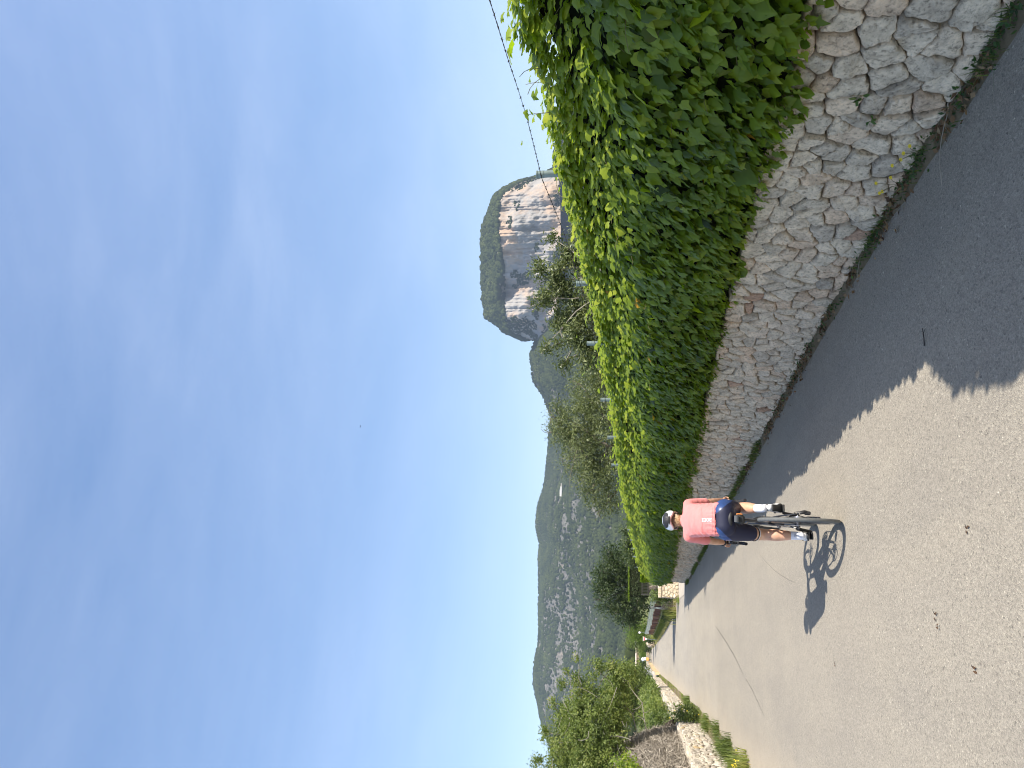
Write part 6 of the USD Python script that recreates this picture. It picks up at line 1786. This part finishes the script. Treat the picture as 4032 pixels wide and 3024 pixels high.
def hand(w, s):
    """Palm over the hood with four fingers wrapped round it in front and a thumb on the inner side."""
    out = []
    pc = w + [0.0, 0.048, -0.010]
    out += chain([(w, (0.021, 0.02, 0.017)), (pc, (0.036, 0.034, 0.015)), (pc + [0, 0.030, -0.002], (0.036, 0.018, 0.014))])
    for k in range(4):
        x = (k - 1.5) * 0.019
        r0 = 0.0088 if k != 3 else 0.0078
        ln = (0.92, 1.0, 0.95, 0.78)[k]
        a = pc + [s * x, 0.040, -0.002]
        b = a + [s * 0.006, 0.026 * ln, -0.010]
        c = b + [s * 0.004, 0.014 * ln, -0.026 * ln]
        d = c + [-s * 0.004, -0.012 * ln, -0.020 * ln]
        out += chain([(a, r0 * 1.1), (b, r0), (c, r0 * 0.92), (d, r0 * 0.82)])
    a = pc + [-s * 0.026, -0.008, -0.004]
    b = a + [-s * 0.016, 0.022, -0.014]
    c = b + [s * 0.002, 0.022, -0.014]
    out += chain([(a, 0.0125), (b, 0.0105), (c, 0.009)])
    return out


HC = np.array([-0.014, 0.705, 1.352])
body_parts = chain(torso()) + chain(leg(HIPR, KNR, ANR)) + chain(leg(HIPL, KNL, ANL)) + chain([((0.06, 0.20, 0.935), (0.085, 0.095, 0.09)), ((-0.06, 0.20, 0.935), (0.085, 0.095, 0.09))])
body_parts += chain([(ell_c, r_) for ell_c, r_ in (((-0.011, 0.60, 1.235), 0.058), ((-0.012, 0.655, 1.285), 0.053), ((-0.013, 0.685, 1.325), 0.056))])
body_parts += chain(arm(SHR, ELR, WRR)) + chain(arm(SHL, ELL_, WRL))
body_parts += chain([(HC + [0, -0.022, 0.012], (0.072, 0.078, 0.080)), (HC + [0, 0.035, -0.02], (0.064, 0.062, 0.078))]) + chain([(HC + [0, 0.04, -0.05], (0.05, 0.045, 0.04)), (HC + [0, 0.072, -0.078], (0.028, 0.022, 0.02))])
for s in (-1, 1):
    body_parts += chain([(HC + [0.074 * s, 0.0, -0.012], (0.008, 0.014, 0.020)), (HC + [0.080 * s, -0.012, 0.002], (0.008, 0.016, 0.024))])      # ears
body_parts += chain([(HC + [0, 0.098, -0.005], 0.010), (HC + [0, 0.116, -0.036], 0.013)])                                                   # nose
body_parts += chain([(HC + [-0.03, 0.088, -0.062], 0.008), (HC + [0.03, 0.088, -0.062], 0.008)])                                              # mouth
body = soft(body_parts, 0.011, 14)
hands = []
for w, s in ((WRR, 1), (WRL, -1)):
    hands.append(as_mf(soft(hand(w, s), 0.004, 6)))
for a in (ANR, ANL):
    pass
try:
    bm = MF.batch_boolean([as_mf(body)] + hands, manifold3d.OpType.Add).to_mesh()
    body = trimesh.Trimesh(bm.vert_properties[:, :3], bm.tri_verts, process=True)
except Exception:
    pass
BODY = obj('body', body, 'skin', PERSON, smooth=True)


def cut(t, keep):
    f = t.faces[keep(t.triangles_center)]
    u, inv = np.unique(f, return_inverse=True)
    return trimesh.Trimesh(t.vertices[u], inv.reshape(-1, 3), process=False)


# jersey: torso and short sleeves
jp = chain([((-0.002, 0.205, 0.985), (0.152, 0.088, 0.075), LEAN)] + [(np.array(t[0]), np.array(t[1]) + 0.010, LEAN) for t in torso()[2:]])
for s, e in ((SHR, ELR), (SHL, ELL_)):
    jp += chain([(lerp([-0.011, 0.585, 1.215], s, 0.6), 0.066), (s, 0.058), (lerp(s, e, 0.45), 0.051), (lerp(s, e, 0.72), 0.049)])
jp += chain([((-0.011, 0.595, 1.225), 0.075), ((-0.012, 0.635, 1.262), 0.063)])
jersey = soft(jp, 0.008, 10)
jv = jersey.vertices.copy()
jn = jersey.vertex_normals
# folds that gather from the arm pits and over the waist
fold = np.zeros(len(jv))
q = jv - [-0.01, 0.35, 1.08]
for (sx, f0, ph) in ((1, 46, 0.0), (-1, 42, 1.7)):
    side = smoothstep(0.02, 0.13, sx * q[:, 0])
    al = q[:, 1] * 0.80 + q[:, 2] * 0.60
    fold += side * np.exp(-((al + 0.01) / 0.13) ** 2) * np.sin(f0 * (al + 0.55 * sx * q[:, 0]) * 2.0 + ph + 3 * meshkit.noise(jv * 9, 3))
fold += 0.7 * smoothstep(-0.05, -0.16, q[:, 1] * 0.8 + q[:, 2] * 0.6) * np.sin(150 * q[:, 0] + 6 * meshkit.noise(jv * 12, 4))
fold += 1.1 * (meshkit.fbm(jv * [9, 9, 14], 3, 6) - 0.5)
jersey.vertices = jv + jn * (0.0042 * fold)[:, None]
hem = lambda c: (c[:, 1] * 0.62 + c[:, 2] * 0.78 > 0.62 * 0.15 + 0.78 * 1.005 + 0.004 * np.sin(c[:, 0] * 60)) | (np.abs(c[:, 0]) > 0.17)
jersey = cut(jersey, hem)
JR = obj('jersey', jersey, 'coral_jersey', PERSON, smooth=True)
# where is the back of the jersey at (x, z)?
bk = jersey.vertices[jersey.vertex_normals[:, 1] < -0.25]
bk = bk[np.abs(bk[:, 0]) < 0.16]
def on_back(x, z, off=0.0035):
    y = griddata(bk[:, [0, 2]], bk[:, 1], np.c_[x, z], method='linear')
    yn = griddata(bk[:, [0, 2]], bk[:, 1], np.c_[x, z], method='nearest')
    return np.where(np.isnan(y), yn, y) - off
def patch(x0, x1, z0, z1, off, nx=12, nz=14):
    X, Z = np.meshgrid(np.linspace(x0, x1, nx), np.linspace(z0, z1, nz), indexing='ij')
    Yb = on_back(X.ravel(), Z.ravel(), off)
    v = np.c_[X.ravel(), Yb, Z.ravel()]
    i, j = np.meshgrid(np.arange(nx - 1), np.arange(nz - 1), indexing='ij')
    q = np.stack([i * nz + j, (i + 1) * nz + j, (i + 1) * nz + j + 1, i * nz + j + 1], -1).reshape(-1, 4)
    return v, q
for x0, x1 in ((-0.124, -0.050), (-0.0495, 0.0275), (0.028, 0.102)):
    pk = obj('pocket', patch(x0, x1, 1.042, 1.128, 0.0035), 'coral_jersey', JR, smooth=True)
    m = MB()
    xs = np.linspace(x0, x1, 14)
    m.add(*tube(np.c_[xs, on_back(xs, np.full(14, 1.129), 0.0045), np.full(14, 1.129)], 0.0018, 5))
    m.build('pocket_edge', 'coral_jersey', pk, smooth=True)
band = MB()
xs = np.linspace(-0.135, 0.112, 24)
zz = 1.026 - 0.25 * (xs + 0.01) ** 2
band.add(*tube(np.c_[xs, on_back(xs, zz, 0.002), zz], 0.0036, 6))
band.build('hem_band', 'coral_jersey', JR, smooth=True)
tm = meshkit.text_mesh('BCCI', 0.022, 0.001, bold=True)
tv = tm.vertices.copy()
tl = tv[:, 0].max()
sc = 0.080 / tl
# reads from the bottom upwards; letters lie on their side
X = -0.012 - (tv[:, 1] - 0.011) * 1.25
Z = 1.050 + tv[:, 0] * sc
obj('lettering', (np.c_[X, on_back(X, Z, 0.0065) - tv[:, 2] * 0.5, Z], tm.faces), 'print_white', JR)

# shorts with lighter glossy side panels
sp_ = chain([(np.array(t[0]), np.array(t[1]) + 0.005) + tuple(t[2:]) for t in torso()[:3]]) + chain([((0.062, 0.185, 0.935), (0.092, 0.100, 0.095)), ((-0.066, 0.185, 0.932), (0.094, 0.100, 0.095))])
for h, k in ((HIPR, KNR), (HIPL, KNL)):
    sp_ += chain([(h, 0.097), (lerp(h, k, 0.35) + [0, 0, 0.004], 0.086), (lerp(h, k, 0.66), 0.073)])
shorts = soft(sp_, 0.0075, 10)
def below_waist(c):
    return c[:, 1] * 0.62 + c[:, 2] * 0.78 < 0.62 * 0.20 + 0.78 * 1.075
shorts = cut(shorts, below_waist)
sv = shorts.vertices
edge_x = np.interp(sv[:, 2], [0.70, 0.80, 0.86, 0.90, 0.94, 0.97, 1.0, 1.03, 1.1], [0.30, 0.24, 0.178, 0.155, 0.125, 0.095, 0.068, 0.055, 0.05])
panel = smoothstep(-0.003, 0.003, np.abs(sv[:, 0] + 0.012) - edge_x)
SHO = obj('shorts', shorts, 'navy_shorts', PERSON, smooth=True, extra={'panel': panel})
for (h, k) in ((HIPR, KNR), (HIPL, KNL)):
    d = unit(k - h)
    c = lerp(h, k, 0.66) + d * 0.060
    m = MB()
    a = unit(np.cross(d, [1.0, 0, 0]))
    b = np.cross(d, a)
    def hoop(o, r0, r1, w):
        an = np.linspace(0, 2 * np.pi, 36, endpoint=False)
        rows = [c + d * oo + (a * np.cos(an)[:, None] + b * np.sin(an)[:, None]) * rr for oo, rr in ((o, r0 - 0.006), (o, r0), (o + w, r1), (o + w, r1 - 0.006))]
        v = np.vstack(rows)
        i, j = np.meshgrid(np.arange(4), np.arange(36), indexing='ij')
        return v, np.stack([i * 36 + j, i * 36 + (j + 1) % 36, ((i + 1) % 4) * 36 + (j + 1) % 36, ((i + 1) % 4) * 36 + j], -1).reshape(-1, 4)
    obj('leg_band', hoop(-0.012, 0.0700, 0.0655, 0.011), 'matt_black', SHO, smooth=40)
    obj('leg_band', hoop(0.0, 0.0665, 0.0630, 0.010), 'white_cloth', SHO, smooth=40)

# socks and shoes
def foot(ank, pedal, pitch, s):
    """Shoe with heel, raised cuff and dark sole; pitch lowers the toe."""
    R = rx(-pitch)
    ball = pedal + np.array([0, 0.0, 0.0])
    L = lambda p: ball + R @ np.asarray(p, float)
    # local: sole plane z = 0.012, ball of the foot at y = 0, heel at y = -0.17, toe at y = +0.085
    up_ = chain([(L((0, -0.135, 0.050)), (0.033, 0.036, 0.038)), (L((0, -0.06, 0.055)), (0.036, 0.04, 0.040)), (L((0.004 * s, 0.01, 0.042)), (0.044, 0.04, 0.028)), (L((-0.002 * s, 0.065, 0.034)), (0.036, 0.034, 0.020))])
    up_ += chain([(L((0, -0.135, 0.055)), (0.032, 0.034, 0.04)), (lerp(L((0, -0.125, 0.085)), ank, 0.25), (0.034, 0.038, 0.018))])
    shoe = obj('shoe', soft(up_, 0.006, 6), 'shoe_white', PERSON, smooth=True)
    so = chain([(L((0, -0.137, 0.014)), (0.032, 0.036, 0.012)), (L((0, -0.05, 0.018)), (0.030, 0.04, 0.011)), (L((0.004 * s, 0.01, 0.014)), (0.044, 0.04, 0.011)), (L((0, 0.068, 0.018)), (0.034, 0.032, 0.010))])
    obj('sole', soft(so, 0.006, 4), 'matt_black', shoe, smooth=True)
    obj('heel_pad', boxm(np.array([-0.022, -0.165, -0.004]) , np.array([0.022, -0.115, 0.006]), 0.004) if False else (lambda m: (np.array([L(p) for p in m[0]]), m[1]))(boxm((-0.024, -0.168, -0.006), (0.024, -0.118, 0.006), 0.004)), 'matt_black', shoe)
    for (x, z, w_, h_) in ((0.0, 0.082, 0.012, 0.0035), (0.022, 0.056, 0.006, 0.010), (-0.022, 0.056, 0.006, 0.010)):
        m = boxm((x - w_, -0.1745 + abs(x) * 0.35, z - h_), (x + w_, -0.160 + abs(x) * 0.35, z + h_), 0.002)
        obj('vent', (np.array([L(p) for p in m[0]]), m[1]), 'matt_black', shoe)
    m = boxm((-0.046, -0.02, 0.052), (0.046, 0.0, 0.066), 0.004)
    obj('strap', (np.array([L(p) for p in m[0]]), m[1]), 'matt_black', shoe)
    return L((0, -0.125, 0.085))


for ank, kn, ped, pitch, s in ((ANR, KNR, PR + [0, 0.0, 0.012], math.radians(36), 1), (ANL, KNL, PL + [0, 0.0, 0.012], math.radians(14), -1)):
    heel = foot(ank, ped, pitch, s)
    sk = soft(chain([(lerp(ank, heel, 0.75), 0.034), (ank, 0.0345), (lerp(kn, ank, 0.80), 0.0375), (lerp(kn, ank, 0.765), 0.0385)]), 0.006, 4)
    so = obj('sock', sk, 'white_cloth', PERSON, smooth=True)
    c = lerp(kn, ank, 0.86)
    for k in range(4):
        obj('print_bar', boxm(c + [-0.012 + 0.0, -0.0405, -0.012 + 0.008 * k], c + [0.012, -0.0345, -0.009 + 0.008 * k]), 'print_grey', so)

# helmet and hair
HZ = HC + [0, -0.018, 0.046]
TLT = rx(math.radians(-12))
hs = trimesh.creation.icosphere(4, 1.0)
hv = hs.vertices * [0.096, 0.128, 0.078]
low = hv[:, 2] < -0.022
hv[low, 2] = -0.022 + (hv[low, 2] + 0.022) * 0.15
def helm(p):
    return np.asarray(p) @ TLT.T + HZ
rear = hs.vertices
# at the back the shell dips at the sides and leaves a notch in the middle
bump_ = np.where((rear[:, 1] < -0.2) & (hv[:, 2] < 0.0), -0.012 * smoothstep(0.02, 0.075, np.abs(hv[:, 0])) + 0.010 * (1 - smoothstep(0.0, 0.055, np.abs(hv[:, 0]))), 0)
hv[:, 2] += bump_
HEL = obj('helmet', (helm(hv), hs.faces), 'white_gloss', PERSON, smooth=True)
def shell_patch(name, x0, x1, z0, z1, m, off=0.0025, nx=20, nz=10, shape=None):
    U, W = np.meshgrid(np.linspace(-1, 1, nx), np.linspace(-1, 1, nz), indexing='ij')
    if shape:
        W = W * shape(U)
    X, Z = (x0 + x1) / 2 + U * (x1 - x0) / 2, (z0 + z1) / 2 + W * (z1 - z0) / 2
    k = np.clip(1 - (X / 0.096) ** 2 - (Z / 0.078) ** 2, 0.02, 1)
    v = np.stack([X, -0.128 * np.sqrt(k), Z], -1).reshape(-1, 3)
    n_ = unit(v / np.array([0.096, 0.128, 0.078]) ** 2)
    v = v + n_ * off
    i, j = np.meshgrid(np.arange(nx - 1), np.arange(nz - 1), indexing='ij')
    q = np.stack([i * nz + j, (i + 1) * nz + j, (i + 1) * nz + j + 1, i * nz + j + 1], -1).reshape(-1, 4)
    return obj(name, (helm(v), q), m, HEL, smooth=True)
shell_patch('rear_vent', -0.074, 0.072, 0.000, 0.058, 'matt_black', shape=lambda U: np.sqrt(np.clip(1 - 0.92 * U ** 4, 0.05, 1)))
shell_patch('lower_notch', -0.042, 0.042, -0.022, 0.006, 'matt_black', 0.002, shape=lambda U: np.clip(1.15 - np.abs(U), 0.05, 1))
vr = MB()
for x in (-0.04, -0.013, 0.013, 0.04):
    z = np.linspace(0.010, 0.054, 8)
    k = np.clip(1 - (x / 0.096) ** 2 - (z / 0.078) ** 2, 0.02, 1)
    vr.add(*tube(helm(np.c_[np.full(8, x * 1.0), -0.128 * np.sqrt(k) - 0.004, z]), 0.0018, 5))
vr.build('vent_rib', 'dark_metal', HEL)
hr = soft(chain([(HC + [0, -0.030, 0.010], (0.076, 0.076, 0.060)), (HC + [0, -0.048, -0.030], (0.062, 0.050, 0.045)), (HC + [0, -0.040, -0.062], (0.046, 0.036, 0.028))]), 0.008, 6)
HAIR = obj('hair', hr, 'hair_brown', BODY, smooth=True)
rs = np.random.default_rng(181)
st_ = MB()
for k in range(60):
    a = rs.uniform(-1.1, 1.1)
    p0 = HC + np.array([0.066 * math.sin(a), -0.030 - 0.060 * math.cos(a), 0.012 + rs.uniform(-.01, .02)])
    p2 = HC + np.array([0.020 * math.sin(a) + rs.normal(0, 0.006), -0.078 - 0.012 * math.cos(a), -0.060 + rs.normal(0, 0.008)])
    p1 = (p0 + p2) / 2 + np.array([0.012 * math.sin(a), -0.014 * math.cos(a) - 0.008, 0])
    st_.add(*tube(spline([p0, p1, p2], 6), [0.0022, 0.003, 0.003, 0.003, 0.0025, 0.0015], 4))
st_.build('strands', 'hair_blond', HAIR, kind='stuff')
sb = MB()
for s in (-1, 1):
    sb.add(*tube(spline([HC + [0.080 * s, 0.0, 0.035], HC + [0.081 * s, 0.005, -0.03], HC + [0.045 * s, 0.05, -0.085]], 8), 0.004, 5))
    sb.add(*tube(spline([HC + [0.078 * s, -0.045, 0.030], HC + [0.074 * s, -0.030, -0.01], HC + [0.079 * s, 0.0, -0.045]], 8), 0.0035, 5))
sb.add(*tube(spline([HC + [-0.078, -0.030, 0.004], HC + [-0.045, -0.088, -0.018], HC + [0, -0.104, -0.024], HC + [0.045, -0.088, -0.018], HC + [0.078, -0.030, 0.004]], 16), 0.005, 6))
sb.build('harness', 'matt_black', HEL)
obj('watch', tube([WRL + [0, -0.028, 0.022], WRL + [0, -0.008, 0.007]], [0.031, 0.030], 14), 'matt_black', BODY, smooth=40)
